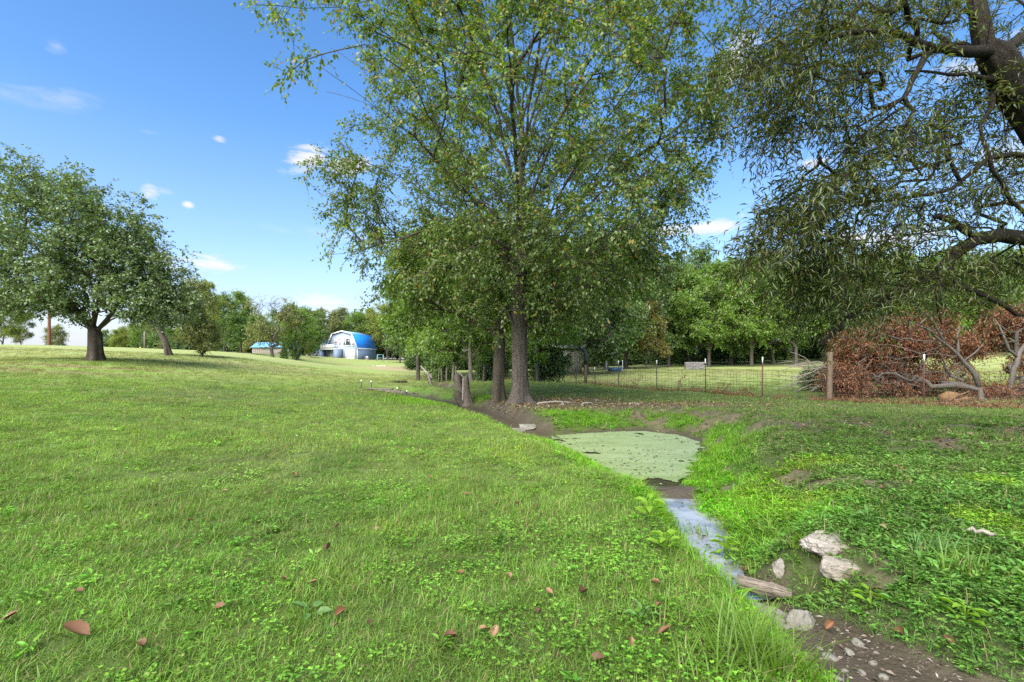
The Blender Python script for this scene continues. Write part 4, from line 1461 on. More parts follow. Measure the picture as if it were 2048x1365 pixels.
# shrubs
for i, (px, d, h, mat, lab, grp) in enumerate([(590, 90, 2.0, 'mid', 'low green shrub right of the tan shed', None), (1098, 27.5, 2.3, 'dark', 'dark evergreen shrub between grey trunk and pale shed', None),
                                               (985, 31, 2.2, 'blue', 'bluish shrub glimpsed left of the elm trunks', None), (880, 31, 1.7, 'mid', 'vine-covered shrub among the old wooden posts', None)]):
    woods(5, px, d, h, mat, lab, name='shrub', cat='shrub', crown='foliage', wide=.9)
for i in range(26):
    px = 1190 + i * 36 + (i * 37 % 23)
    woods(5, px, 56 + (i * 13 % 9), 2.2 + (i * 7 % 5) * .35, ['dark', 'mid', 'dark', 'blue'][i % 4], 'dark shrub under the trees at the paddock edge', name='shrub', cat='shrub', group='shrubs under the wood edge', crown='foliage', wide=1.15)
for i in range(10):
    px = 835 + i * 34
    woods(5, px, 60 + (i * 13 % 9), 2.4 + (i * 7 % 5) * .3, ['dark', 'mid', 'dark'][i % 3], 'dark shrub under the trees beyond the creek', name='shrub', cat='shrub', group='shrubs beyond the creek', crown='foliage', wide=1.2)

# half-bare tree in front of the tan shed
w_, l_ = broadleaf('halfbare', 71, [(0, 0, -.3), (0, 0, 0), (-.25, 0, 1.2), (-.35, 0, 2.4), (-.2, 0, 3.8), (0, 0, 5.4), (.1, 0, 7)],
                   [(-.6, 0, 5.2, 3.4, 3.2, 3.0, 260), (1.6, 0, 8.6, 2.8, 2.6, 2.2, 170), (-1.6, 0, 9.0, 2.8, 2.6, 2.0, 170), (3.6, 0, 7.6, 1.8, 1.6, 2.2, 120)], .24, .012, per=4, twig=.9, m=8, leaf=.26, width=.6,
                   bark_m=BARK_FAR, leaf_m=GREENS['olive'], free=3, clump=.3, bare=1.1, sides=7)
assemble('half_bare_tree', at_ground(547, 78), w_, l_, 'half-bare tree with thin grey top before the tan shed')
# clipped cone shrub beside it
w_, l_ = broadleaf('cone', 73, [(0, 0, -.1), (0, 0, .3), (0, 0, 1.2), (0, 0, 2.2)], [(0, 0, .7, .75, .75, .7, 80), (0, 0, 1.6, .55, .55, .6, 60), (0, 0, 2.4, .28, .28, .5, 30)], .08, .008, per=4, twig=.3, m=8, leaf=.16,
                   bark_m=BARK_FAR, leaf_m=GREENS['mid'], free=1, clump=0, flare=False, sides=5)
assemble('cone_shrub', at_ground(568, 79), w_, l_, 'narrow clipped cone shrub right of the half-bare trunk', cat='shrub', crown='foliage')
woods(4, 622, 97, 3.6, 'gold', 'little rusty-leaved tree before the house stair', name='small_tree')


def undergrowth():
    """the dim thicket between the trunks of the wood"""
    r = np.random.default_rng(81)
    n = 26000
    px = r.uniform(840, 2250, n)
    d = r.uniform(60, 68, n) + np.where(px < 1180, 2, 0)
    x = (px - 1024) / F * d
    z = height(x, d) + r.uniform(0, 1, n) ** 1.4 * 4.2
    nz = fbm(x, d + z, .5, 5)
    k = nz > .30
    p = np.stack([x, d, z], 1)[k]
    ax = unit(r.normal(0, 1, p.shape) + np.array((0, 0, -.3)))
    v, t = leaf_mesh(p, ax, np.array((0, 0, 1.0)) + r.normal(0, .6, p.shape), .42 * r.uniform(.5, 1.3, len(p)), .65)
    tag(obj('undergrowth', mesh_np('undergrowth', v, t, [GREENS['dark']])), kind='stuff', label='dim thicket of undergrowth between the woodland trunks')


undergrowth()

# ================================================================== THE DEAD BRUSH BEHIND THE FENCE
RUST = leafmat('rust_brown_dead_leaves', [(.200, .068, .026), (.265, .098, .038), (.150, .052, .024), (.225, .085, .040), (.320, .140, .062), (.115, .046, .024)], trans=.3, gloss=.05, pale=.1)


BARK_LIMB = bark('bleached_limb', (.038, .031, .025), (.185, .163, .138), .9, rel=.4)


def dead_tree(name, base, limbs, lobes, seed, label, base_r, leaf_n=9):
    r = np.random.default_rng(seed)
    bx, by, bz = base
    sk = Skeleton(np.array([(bx, by, bz - .1), (bx, by, bz + .02)]), seed)
    sk.fix[1] = base_r
    for L, rr in limbs:
        sk.limb(L, rr)
    sk.side_cap = .022
    sk.free_from = 1
    tips = lobe_points(r, lobes)
    tips[:, 2] = np.maximum(tips[:, 2], height(tips[:, 0], tips[:, 1]) + .04)
    sk.reach(tips, lo=1, step=.4, wdir=.4, bend=.4, sag=.2, jit=.12)
    sk.radii(base_r, .006)
    wv, wq, wt = sk.wood(9)
    o = np.array(base)
    st, dr, ln = sk.twigs(9, .42, .7, .2, back=4)
    tv, tq = twig_wood(st, dr, ln, .15, .0035, 1)
    tw = MB()
    for i in range(70):
        c = tips[r.integers(0, len(tips))] + np.array((0, -.55, 0)) + r.normal(0, .15, 3)
        c[2] = max(c[2], height(c[:1], c[1:2])[0] + .05)
        e = c + np.array((r.normal(-.45, .45), r.normal(-.15, .2), r.normal(.12, .35)))
        e[2] = max(e[2], height(e[:1], e[1:2])[0] + .05)
        md = (c + e) / 2 + r.normal(0, .09, 3)
        tw.tube([c - o, (c + md) / 2 - o + r.normal(0, .02, 3), md - o, (md + e) / 2 - o + r.normal(0, .02, 3), e - o], np.array([1, .9, .75, .55, .3]) * r.uniform(.006, .018), 4)
    t = empty(name, base, label=label, cat='fallen tree')
    bt = tw.build('bare_twigs', BARK_LIMB, t, True)
    bt['kind'] = 'stuff'
    obj('limbs', mesh_np(name + '_limbs', np.vstack([wv, tv]) - o, [np.vstack([wq, tq + len(wv)]), wt], [BARK_LIMB], True), t)
    p, ax, nm, sz = dress(st, dr, ln, .15, leaf_n, .085, r, out=.7, hang=.6, jitter=.04)
    p[:, 2] = np.maximum(p[:, 2], height(p[:, 0], p[:, 1]) + .03)
    lv, lt = leaf_mesh(p - o, ax, nm, sz, .36, curl=.3)
    c = obj('dead_leaves', mesh_np(name + '_leaves', lv, lt, [RUST]), t)
    c['kind'] = 'stuff'
    print(name, len(p))
    return t


def lobd(px, py, d, rx, ry, n, rd=.8):
    d = d + .75
    p = P(px, py, d)
    return (p.x, p.y, p.z, rx / F * d, rd, ry / F * d, n)


q = on(1962, 776, 14.9)
B1 = (q.x, q.y, q.z)
dead_tree('fallen_tree', B1,
          [([B1, pw(1950, 750, 14.9), pw(1936, 733, 14.9), pw(1918, 712, 14.9), pw(1896, 692, 14.9)], (.085, .040)),
           ([pw(1896, 692, 14.9), pw(1872, 674, 14.8), pw(1850, 656, 14.8), pw(1828, 646, 14.9), pw(1783, 640, 15.2)], (.040, .012)),
           ([pw(1896, 692, 14.9), pw(1876, 660, 14.8), pw(1852, 628, 14.8), pw(1827, 611, 14.9)], (.038, .012)),
           ([pw(1896, 692, 14.9), pw(1850, 683, 14.5), pw(1815, 677, 14.4), pw(1802, 680, 14.4), pw(1767, 668, 14.6), pw(1735, 680, 14.8)], (.024, .008)),
           ([pw(1918, 712, 14.9), pw(1916, 690, 14.9), pw(1913, 676, 14.9), pw(1920, 655, 15.0)], (.045, .015)),
           ([pw(1929, 722, 14.9), pw(1950, 706, 14.9), pw(1966, 690, 15.0), pw(1974, 680, 15.0)], (.024, .008)),
           ([pw(1915, 714, 14.8), pw(1860, 708, 14.4), pw(1806, 716, 14.3), pw(1760, 730, 14.5)], (.016, .006)),
           ([pw(1896, 694, 14.9), pw(1840, 708, 15.2), pw(1780, 690, 15.6), pw(1720, 690, 16.0)], (.020, .007))],
          [lobd(1795, 682, 15.8, 95, 46, 330), lobd(1715, 705, 16.0, 60, 48, 180), lobd(1850, 664, 16.2, 60, 40, 170), lobd(1685, 758, 15.6, 40, 34, 110), lobd(1790, 755, 15.6, 90, 38, 230), lobd(1890, 750, 15.9, 60, 38, 100), lobd(1925, 700, 16.6, 40, 34, 80)],
          201, 'fallen pale-limbed tree with rust-brown dead leaves behind the fence', .10)
q = on(2016, 760, 15.6)
B2 = (q.x, q.y, q.z)
dead_tree('fallen_tree', B2,
          [([B2, pw(2028, 738, 15.6), pw(2036, 716, 15.6), pw(2050, 690, 15.7), pw(2080, 660, 15.8)], (.085, .045)), ([pw(2034, 716, 15.6), pw(2018, 700, 15.6), pw(2004, 664, 15.6), pw(1990, 640, 15.8)], (.05, .02))],
          [lobd(2010, 655, 17.0, 45, 38, 150), lobd(2065, 645, 17.0, 50, 45, 170), lobd(2060, 740, 16.4, 50, 36, 80), lobd(1985, 785, 15.2, 60, 14, 70), lobd(2060, 790, 15.2, 50, 20, 70)],
          203, 'second fallen tree with brown leaves at the right edge of the brush', .09)


def brush_pile():
    r = np.random.default_rng(91)
    m = MB()
    q = on(1655, 740, 19.5)
    for i in range(120):
        a = r.normal(2.7, .5)
        L = r.uniform(.7, 2.0)
        s = np.array((r.normal(.35, .45), r.normal(0, .5), r.uniform(.15, 1.1)))
        e = s + np.array((math.cos(a) * L, r.normal(0, .3), r.uniform(-.55, .4) * L))
        e[2] = max(e[2], .03)
        mid = (s + e) / 2 + np.array((0, 0, r.uniform(.02, .25)))
        m.tube([s, (s + mid) / 2 + r.normal(0, .02, 3), mid, (mid + e) / 2 + r.normal(0, .02, 3), e], np.array([1, .9, .75, .55, .3]) * r.uniform(.008, .03), 5)
    t = empty('brush_pile', q, label='grey pile of bare cut branches left of the brown brush', cat='brush pile')
    s = m.build('sticks', BARK_PALE, t, True)
    s['kind'] = 'stuff'


brush_pile()
woods(5, 1632, 19.6, 1.0, 'mid', 'low leafy shrub at the foot of the grey stick pile', name='shrub', cat='shrub', crown='foliage', wide=1.1)

# splintered yellow stump wood among the brush
SPLINT = bark('fresh_split_wood', (.12, .065, .028), (.27, .165, .08), 1.0, stretch=.12, rel=.5)
def splintered():
    r = np.random.default_rng(95)
    q = on(1908, 778, 14.2)
    m = MB()
    for i in range(16):
        a = r.uniform(-.4, .9)
        L = r.uniform(.25, .8)
        s = np.array((r.uniform(-.35, .1), r.uniform(-.15, .15), r.uniform(.0, .1)))
        e = s + np.array((math.cos(a) * L, r.normal(0, .08), abs(math.sin(a)) * L * .6 + .05))
        w = r.uniform(.02, .05)
        m.tube([s, s + (e - s) * .5 + r.normal(0, .02, 3), e], [w, w * .9, w * .25], 5)
    m.tube([(-.3, .1, .12), (-.05, .1, .20), (.2, .1, .2)], [.13, .17, .12], 9)
    tag(m.build('splintered_stump', SPLINT, None, False, q), 'splintered yellow-brown stump wood amid the brown brush', 'stump')
splintered()

# ================================================================== BUILDINGS
PAINT_BLUE = plain('pale_blue_siding', (.32, .38, .47), .6, .05, 3)
PAINT_SIDE = plain('grey_blue_siding', (.15, .20, .31), .65, .06, 3)  # siding blue with the side wall's shade put into the colour
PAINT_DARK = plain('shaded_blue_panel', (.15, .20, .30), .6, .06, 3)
WHITE = plain('white_paint', (.60, .60, .59), .5, .04, 6)
ROOF_BLUE = plain('bright_blue_roof', (.012, .17, .62), .38, .06, 5)
ROOF_LIGHT = plain('weathered_light_blue_roof', (.17, .33, .52), .35, .12, 2)  # lighter blue for the upper slopes and the lean-to
GLASS = plain('dark_window_glass', (.035, .045, .055), .08, .1, 3, spec=.8)
CURTAIN = plain('window_with_pale_curtain', (.42, .34, .40), .3, .3, 6)
TAN = plain('tan_metal_siding', (.33, .285, .235), .55, .05, 2)
STEEL = plain('galvanised_steel', (.40, .41, .42), .45, .15, 20, metal=.7)
DARKGREY = plain('dark_grey_metal', (.07, .075, .08), .5, .2, 12)
TURQ = plain('turquoise_paint', (.18, .46, .52), .5, .15, 8)
STONE_FAR = plain('pale_rubble', (.40, .37, .33), .9, .2, 6, bump=.4)
WOODGREY = bark('weathered_grey_timber', (.10, .085, .068), (.34, .30, .255), 1.0, stretch=.05, rel=.6)
POLE_RED = bark('creosoted_pole', (.10, .042, .026), (.235, .115, .075), .7, stretch=.04, rel=.4)


def rz_(a):
    return Matrix.Rotation(a, 3, 'Z')


def house():
    hx, hy = -37.1, 105.6
    z0 = EYE + 8.0 / F * 105
    t = empty('barn_house', (hx, hy, z0), math.radians(-10), label='pale blue gambrel house with bright blue roof and white garage doors', cat='house')
    W2, L, E, B, R, I = 3.6, 9.0, 2.42, 5.3, 5.95, 1.28
    prof = [(-W2, -.9), (W2, -.9), (W2, E), (W2 - I, B), (0, R), (-W2 + I, B), (-W2, E)]
    MB().prism(prof, 0.02, L).build('body_wall', PAINT_BLUE, t)
    MB().box((W2 + .012, L / 2, (E - .9) / 2), (.02, L - .02, E + .9)).build('side_wall', PAINT_SIDE, t)
    rf = empty('roof')
    rf.parent = t
    def slab(a, b, th, y0, y1, name, mat):
        (x0, zz0), (x1, zz1) = a, b
        d = Vector((x1 - x0, zz1 - zz0)).normalized()
        n = Vector((-d.y, d.x))
        if n.y < 0: n = -n
        o = [(x0, zz0), (x1, zz1), (x1 + n.x * th, zz1 + n.y * th), (x0 + n.x * th, zz0 + n.y * th)]
        return MB().prism(o, y0, y1).build(name, mat, rf)
    f = .28
    sl = (W2 + .18, E - .34)
    slab((W2 + .13, E - .25), (W2 - I, B), .09, -f, L + f, 'lower_slope', ROOF_BLUE)
    slab((W2 - I, B), (0, R), .09, -f, L + f, 'upper_slope', ROOF_LIGHT)
    slab((-W2 - .13, E - .25), (-W2 + I, B), .09, -f, L + f, 'lower_slope', ROOF_BLUE)
    slab((-W2 + I, B), (0, R), .09, -f, L + f, 'upper_slope', ROOF_LIGHT)
    # white rake boards and eave fascia
    for sx in (-1, 1):
        for (a, b) in (((W2 + .13, E - .25), (W2 - I, B)), ((W2 - I, B), (0, R))):
            d = Vector((b[0] - a[0], b[1] - a[1]))
            nn = Vector((-d.y, d.x)).normalized()
            if nn.y < 0: nn = -nn
            o = [(sx * (a[0] - nn.x * .14), a[1] - nn.y * .14), (sx * (b[0] - nn.x * .14), b[1] - nn.y * .14), (sx * (b[0] + nn.x * .12), b[1] + nn.y * .12), (sx * (a[0] + nn.x * .12), a[1] + nn.y * .12)]
            MB().prism(o, -f - .05, -f - .005).build('rake_board', WHITE, t)
    MB().box((W2 + .2, L / 2, E - .27), (.10, L + .56, .16)).build('eave_fascia', WHITE, t)
    MB().box((W2 + .02, -.012, .7), (.10, .06, 3.2)).build('corner_board', WHITE, t)
    def opening(name, cx, cz, w, h, frame=.10, pane=GLASS, y=0.0, mull=()):
        wn = MB().box((cx, y - .01, cz), (w, .05, h)).build(name, pane, t)
        m = MB()
        for (x_, z_, sx, sz) in ((cx, cz + h / 2 + frame / 2, w + 2 * frame, frame), (cx, cz - h / 2 - frame / 2, w + 2 * frame, frame), (cx - w / 2 - frame / 2, cz, frame, h - .002), (cx + w / 2 + frame / 2, cz, frame, h - .002)):
            m.box((x_, y - .035, z_), (sx, .10, sz))
        for k in mull:
            m.box((cx + k, y - .04, cz), (.05, .06, h - .01))
        m.build('frame', WHITE, wn)
        return wn
    def fx(px):   # photo column on the front wall -> local x
        return (px - 714.2) * .1096 + W2
    def fz(py):
        return (717 - py) * .1086
    opening('window', fx(668), fz(682.8), .46, 1.05, .12, CURTAIN)
    dr = MB().box((fx(676.6), -.03, fz(683.5)), (.42, .06, 1.15)).build('entry_door', WHITE, t)
    MB().box((fx(676.6), -.065, fz(679.3)), (.26, .02, .28)).build('door_light', DARKGREY, dr)
    opening('window', fx(686.2), fz(684.5), .28, 1.35, .10)
    opening('window', fx(694.2), fz(684.5), .95, 1.40, .13)
    opening('window', fx(704.6), fz(685.5), .26, 1.25, .09, CURTAIN)
    def garage(cx, w, h, y):
        g = empty('garage_door')
        g.parent = t
        for k in range(4):
            MB().box((cx, y - .02, -.25 + (k + .5) * h / 4), (w, .05, h / 4 - .025)).build('panel', WHITE, g)
        m = MB()
        for (x_, z_, sx, sz) in ((cx - w / 2 - .06, -.25 + h / 2, .10, h), (cx + w / 2 + .06, -.25 + h / 2, .10, h), (cx, -.25 + h + .05, w + .22, .10)):
            m.box((x_, y - .035, z_), (sx, .08, sz))
        m.build('frame', WHITE, g)
    garage(fx(698.6), 2.02, 2.05, 0)
    garage(fx(664.8), 1.85, 2.05, 0)
    # balcony over the left door with its side walls and stair
    bx0, bx1, by = fx(645.5), fx(675), -2.1
    dk = empty('balcony')
    dk.parent = t
    MB().box(((bx0 + fx(683)) / 2, by / 2 - .01, fz(699)), (fx(683) - bx0, -by - .02, .18)).build('deck', WHITE, dk)
    MB().box(((bx0 + bx1) / 2, by + .03, fz(693.6)), (bx1 - bx0, .05, .80)).build('parapet', WHITE, dk)
    MB().box((bx0 + .03, by / 2, fz(693.6)), (.05, -by - .1, .80)).build('parapet', WHITE, dk)
    m = MB()
    for k in range(7):
        m.box((bx1 + .08 + k * .125, by + .03, fz(693.6)), (.025, .025, .74))
    m.box((bx1 + .45, by + .03, fz(690)), (.84, .045, .05))
    m.build('railing', STEEL, dk)
    MB().box(((fx(673.3) + fx(683)) / 2, by / 2, (fz(700) - .9) / 2), (fx(683) - fx(673.3), -by - .06, fz(700) + .9)).build('porch_wall', PAINT_DARK, t)
    MB().box(((fx(643) + fx(647)) / 2, by / 2, (fz(700) - .9) / 2), (.5, -by - .06, fz(700) + .9)).build('porch_wall', PAINT_DARK, t)
    st = empty('stair')
    st.parent = t
    n = 10
    for k in range(n):
        MB().box((bx0 - .15 - k * .24, by + .5, fz(699.5) - (k + 1) * .185), (.26, .8, .05)).build('step', WHITE, st)
    for yy in (by + .08, by + .92):
        m = MB()
        a, b = Vector((bx0, yy, fz(699.5))), Vector((bx0 - .15 - n * .24, yy, fz(699.5) - n * .185))
        m.tube([a, b], [.07, .07], 4)
        m.tube([a + Vector((0, 0, .8)), b + Vector((0, 0, .8))], [.04, .04], 4)
        for k in range(n):
            c = a.lerp(b, (k + .5) / n)
            m.tube([c, c + Vector((0, 0, .8))], [.018, .018], 4)
        m.build('stair_rail', PAINT_DARK, st)


def empty_child(name, parent):
    e = empty(name)
    e.parent = parent
    return e


house()

# low blue-roofed annex left of the house, on blue posts
def annex():
    p = P(622, 704, 112)
    p.z = gz(p.x, p.y) - .1
    t = empty('lean_to', p, math.radians(-10), label='low lean-to with pale blue sloping roof left of the house', cat='lean-to')
    MB().prism([(-2.6, 1.9), (3.2, 3.6), (3.2, 3.75), (-2.6, 2.05)], -.3, 6).build('roof', ROOF_LIGHT, t)
    MB().prism([(2.2, -.5), (3.1, -.5), (3.1, 3.5), (2.2, 3.25)], 0, 5.7).build('wall', PAINT_DARK, t)
    for x in (-2.4, -.4, 1.4):
        MB().box((x, -.1, .6), (.22, .22, 2.4 + (x + 2.6) * .29)).build('post', PAINT_SIDE, t)
    MB().prism([(-2.3, -.3), (1.2, -.3), (1.2, .9), (-2.3, .9)], 1.5, 1.6).build('panel', WHITE, t)
annex()

# tan shed with blue roof on the crest
def tan_shed():
    d = 94
    x0, x1 = (504.5 - 1024) / F * d, (578 - 1024) / F * d
    z0 = EYE + 12.5 / F * d
    w = x1 - x0
    t = empty('tan_shed', ((x0 + x1) / 2, d, z0), label='long low tan shed with light blue roof on the rise', cat='shed')
    MB().box((0, 2, .55), (w, 4, 2.3)).build('wall', TAN, t)
    for k in range(18):
        MB().box((-w / 2 + (k + .5) * w / 18, -.012, .55), (.05, .03, 2.28)).build('rib', TAN, t)
    MB().prism([(-.25, 1.62), (2, 2.65), (4.25, 1.62), (4.25, 1.72), (2, 2.78), (-.25, 1.72)], -w / 2 - .2, w / 2 + .2).build('roof', ROOF_BLUE_PALE, t, rot=(0, 0, math.radians(90)), loc=(0, 0, 0))
ROOF_BLUE_PALE = plain('light_blue_metal_roof', (.16, .38, .68), .35, .06, 4)
tan_shed()
# roof prism is built along y then turned a quarter: it runs the length of the shed

# things by the house
def small_things():
    q = P(738, 721.3, 104); q.z = gz(q.x, q.y)
    t = empty('air_conditioner', (-34.0 + 1.9, 107.0, gz(-32.1, 107.0) + .05), math.radians(-10), label='grey air conditioning unit beside the house wall', cat='air conditioner')
    m = MB().bevel_box((0, 0, .38), (.75, .75, .7), .04)
    m.build('case', STEEL, t)
    f = MB()
    for k in range(6):
        f.box((0, -.385, .12 + k * .1), (.62, .02, .03))
    f.build('grille', DARKGREY, t)
    MB().box((0, 0, .02), (.9, .9, .08)).build('base', STONE_FAR, t)
    q = on(760.5, 720, 104); q.z -= .02
    t = empty('swing_frame', q, .5, label='turquoise swing seat frame right of the house', cat='swing')
    for sx in (-.62, .62):
        m = MB()
        m.tube([(sx * 1.12, -.5, 0), (sx, -.05, 1.35), (sx, 0, 1.42), (sx, .05, 1.35), (sx * 1.12, .5, 0)], .045, 6)
        m.build('leg', TURQ, t)
    MB().tube([(-.62, 0, 1.42), (0, 0, 1.46), (.62, 0, 1.42)], .045, 6).build('top_bar', TURQ, t)
    m = MB()
    m.box((0, 0, .42), (.95, .4, .05)); m.box((0, .2, .66), (.95, .05, .45))
    s = m.build('seat', DARKGREY, t)
    m = MB()
    for sx in (-.45, .45):
        m.tube([(sx, 0, .44), (sx, 0, 1.42)], .012, 4)
    m.build('hanger', STEEL, t)
small_things()


def icosphere(sub=3):
    import bmesh
    bm = bmesh.new()
    bmesh.ops.create_icosphere(bm, subdivisions=sub, radius=1)
    v = np.array([x.co[:] for x in bm.verts])
    f = np.array([[x.index for x in p.verts] for p in bm.faces])
    bm.free()
    return v, f


ICO = {s: icosphere(s) for s in (2, 3, 4, 5)}


def rock_mesh(name, size, seed, mat, sub=4, planes=12, rough=.05, flat_top=None, boxy=False):
    r = np.random.default_rng(seed)
    v, f = ICO[sub]
    n = unit(r.normal(0, 1, (planes, 3)))
    h = r.uniform(.62, .95, planes)
    if flat_top is not None:
        n = np.vstack([n, unit(np.array([flat_top]))]); h = np.append(h, .55)
    if boxy:
        bx = unit(np.array([(1, .1, .1), (-1, .15, .05), (.1, 1, 0), (-.1, -1, .12), (.12, -.05, 1), (0, 0, -1)]) + r.normal(0, .06, (6, 3)))
        n = np.vstack([bx, n[:5]]); h = np.concatenate([np.array((.82, .85, .75, .72, .62, .7)), r.uniform(.88, 1.0, 5)])
    dn = v @ n.T
    rad = np.where(dn > .05, h[None] / np.maximum(dn, .05), 9).min(1)
    rad = np.minimum(rad, 1.15)
    p = v * rad[:, None]
    nz = (fbm(p[:, 0] * 2 + p[:, 2], p[:, 1] * 2 - p[:, 2], 2.2, seed, 4) - .5) + .5 * (fbm(p[:, 0] * 2 - p[:, 2] * 3, p[:, 1] * 2 + p[:, 2] * 5, 4.5, seed + 5, 3) - .5)
    p = p * (1 + rough * 3.4 * nz[:, None])
    ridge = np.abs(fbm(p[:, 0] * 3 + p[:, 2] * 2, p[:, 1] * 3 - p[:, 2], 3.1, seed + 9, 3) - .5)
    p = p * (1 - rough * 1.6 * np.exp(-ridge / .035)[:, None])
    p = p * np.array(size) * .5
    return mesh_np(name, p, f, [mat], True if sub > 3 else False)


def stone_mat(name, lo, hi, stain, strata=9):
    m, w, b = material(name)
    tc = w.new('ShaderNodeTexCoord').outputs['Object']
    n = w.noise(tc, 16, 8, .7)
    st = w.noise(w.mapping(tc, (1, 1, strata)), 6, 4, .6, .6)
    pits = w.new('ShaderNodeTexVoronoi'); pits.inputs['Scale'].default_value = 42
    w.put(pits.inputs['Vector'], tc)
    c = w.ramp(w.math('ADD', w.math('MULTIPLY', n, .6), w.math('MULTIPLY', st, .4)), [(.3, lo), (.62, hi)])
    c = w.mix(w.math('MULTIPLY', w.smooth(w.noise(tc, 5, 5, .7), .52, .66), .7), c, stain)
    c = w.mix(w.smooth(pits.outputs[0], .22, .05), c, tuple(x * .5 for x in lo))
    w.l.new(c, b.inputs['Base Color'])
    set_in(b, Roughness=.9, Specular_IOR_Level=.25)
    w.l.new(w.bump(w.math('ADD', w.math('ADD', n, w.math('MULTIPLY', st, .6)), w.math('MULTIPLY', pits.outputs[0], .5)), .8, .015), b.inputs['Normal'])
    return m


LIME = stone_mat('pale_pitted_limestone', (.12, .105, .085), (.31, .285, .245), (.165, .135, .10))
LIME_OX = stone_mat('limestone_with_rusty_face', (.11, .095, .075), (.29, .26, .215), (.18, .10, .045), 14)
GREYST = stone_mat('grey_creek_stone', (.095, .09, .075), (.21, .20, .165), (.12, .12, .075), 5)


def stone(px, py, d, size, seed, mat, label, rot=(0, 0, 0), sink=.25, flat=None, rough=.05, planes=12, cat='stone', group=None, name='stone', z=None, sub=5, boxy=False):
    q = on(px, py, d) if d else hit(px, py)
    if not d:
        q.y += size[1] * .4
        q.x += q.x / q.y * size[1] * .4
        q.z = gz(q.x, q.y)
    o = obj(name, rock_mesh(name, size, seed, mat, sub, planes, rough, flat, boxy), None, (q.x, q.y, q.z + size[2] * (.5 - sink)), rot)
    return tag(o, label, cat, group)


stone(1650, 1108, 0, (.42, .25, .15), 7, LIME, 'large pale pitted limestone rock, farther of the two in the grass', (.15, .05, .1), .42, (0, -.2, 1), .07)
stone(1690, 1172, 0, (.33, .16, .17), 12, LIME_OX, 'flat-topped limestone rock with rusty brown front face', (.12, .10, -.18), .40, None, .05, boxy=True)
stone(1556, 1166, 0, (.06, .10, .16), 15, LIME, 'small upright pale stone half hidden by grass', (0, .1, .2), .35, None, .05)
stone(1522, 1248, 0, (.34, .24, .16), 23, GREYST, 'flat grey creek stone behind the long grass clump', (.0, .1, .3), .40, (.15, -.5, 1), .03)
stone(1560, 1250, 0, (.13, .16, .12), 29, GREYST, 'darker grey stone leaning on the flat creek stone', (.1, .2, .6), .35, None, .04)
stone(1606, 1262, 0, (.17, .13, .15), 37, GREYST, 'triangular grey stone standing in the muddy channel', (.1, -.1, .2), .32, (.1, -.8, .6), .03, 8)
stone(1056, 846, 11.6, (.50, .40, .24), 41, GREYST, 'flat brownish rock at the water below the elm bank', (.05, .05, .3), .35, (0, 0, 1), .05)
stone(1036, 851, 11.3, (.36, .30, .14), 43, GREYST, 'low thin slab beside the flat rock below the elm', (0, .05, .8), .35, (0, 0, 1), .05)
for i, (px, py, d) in enumerate([(1690, 1345, 2.25), (1725, 1352, 2.22), (1660, 1322, 2.35), (1745, 1330, 2.3), (1700, 1310, 2.4), (1640, 1300, 2.45), (1765, 1360, 2.2), (1715, 1290, 2.5), (1675, 1362, 2.2)]):
    s = .022 + (i * 7 % 5) * .007
    stone(px, py, 0, (s * 1.5, s * 1.1, s * .8), 300 + i, GREYST, 'small grey pebble lying in the muddy channel', (0, 0, i * 1.1), .4, None, .06, 9, 'pebble', 'pebbles in the muddy channel', 'pebble', None, 3)
# rubble below the house corner
for i, (px, py) in enumerate([(754, 730), (758, 731), (762, 732), (766, 732.5), (770, 733), (764, 731), (747, 728)]):
    stone(px, py, 88, (.55, .45, .28), 320 + i, STONE_FAR, 'pale stone of the rubble strewn below the house', (0, 0, i), .3, None, .06, 9, 'stone', 'rubble stones below the house', 'stone', None, 2)


# ---- timber half in the creek
def creek_timber():
    a, b = hit(1474, 1190), hit(1584, 1205)
    a.z, b.z = max(a.z, -.40) + .075, max(b.z, -.38) + .045
    d = (b - a)
    L = d.length
    m = MB()
    n = 14
    r = np.random.default_rng(3)
    pts = [(-L / 2 + L * k / n, 0, r.normal(0, .002)) for k in range(n + 1)]
    prof = np.array([(-.5, -.5), (-.2, -.52), (.25, -.5), (.5, -.42), (.52, .1), (.46, .46), (.2, .5), (.05, .44), (-.15, .5), (-.36, .45), (-.5, .38), (-.52, 0)])
    V = []
    for k, p in enumerate(pts):
        s = np.array((.075, .085)) * (1 - .35 * max(0, (k - n * .6) / (n * .4)))
        w = prof * s + r.normal(0, .0015, prof.shape)
        V += [(p[0], y, z + p[2]) for y, z in w]
    c = len(prof)
    q = [(k * c + j, k * c + (j + 1) % c, (k + 1) * c + (j + 1) % c, (k + 1) * c + j) for k in range(n) for j in range(c)]
    t = [(0, j + 1, j) for j in range(1, c - 1)] + [(n * c, n * c + j, n * c + j + 1) for j in range(1, c - 1)]
    m.add(V, q, t)
    mid = (a + b) / 2
    tag(m.build('timber', TIMBER, None, False, mid, (0, math.asin(-(b.z - a.z) / L), math.atan2(d.y, d.x))), 'weathered grey timber lying across the creek bank', 'timber')
def timber_mat():
    m, w, b = material('silvered_split_timber')
    tc = w.new('ShaderNodeTexCoord').outputs['Object']
    n = w.noise(w.mapping(tc, (1.2, 16, 16)), 7, 6, .65, .3)
    c = w.ramp(n, [(.32, (.04, .032, .024)), (.46, (.135, .112, .088)), (.72, (.25, .22, .18))])
    w.l.new(c, b.inputs['Base Color'])
    set_in(b, Roughness=.9, Specular_IOR_Level=.2)
    w.l.new(w.bump(n, .9, .01), b.inputs['Normal'])
    return m
TIMBER = timber_mat()
creek_timber()


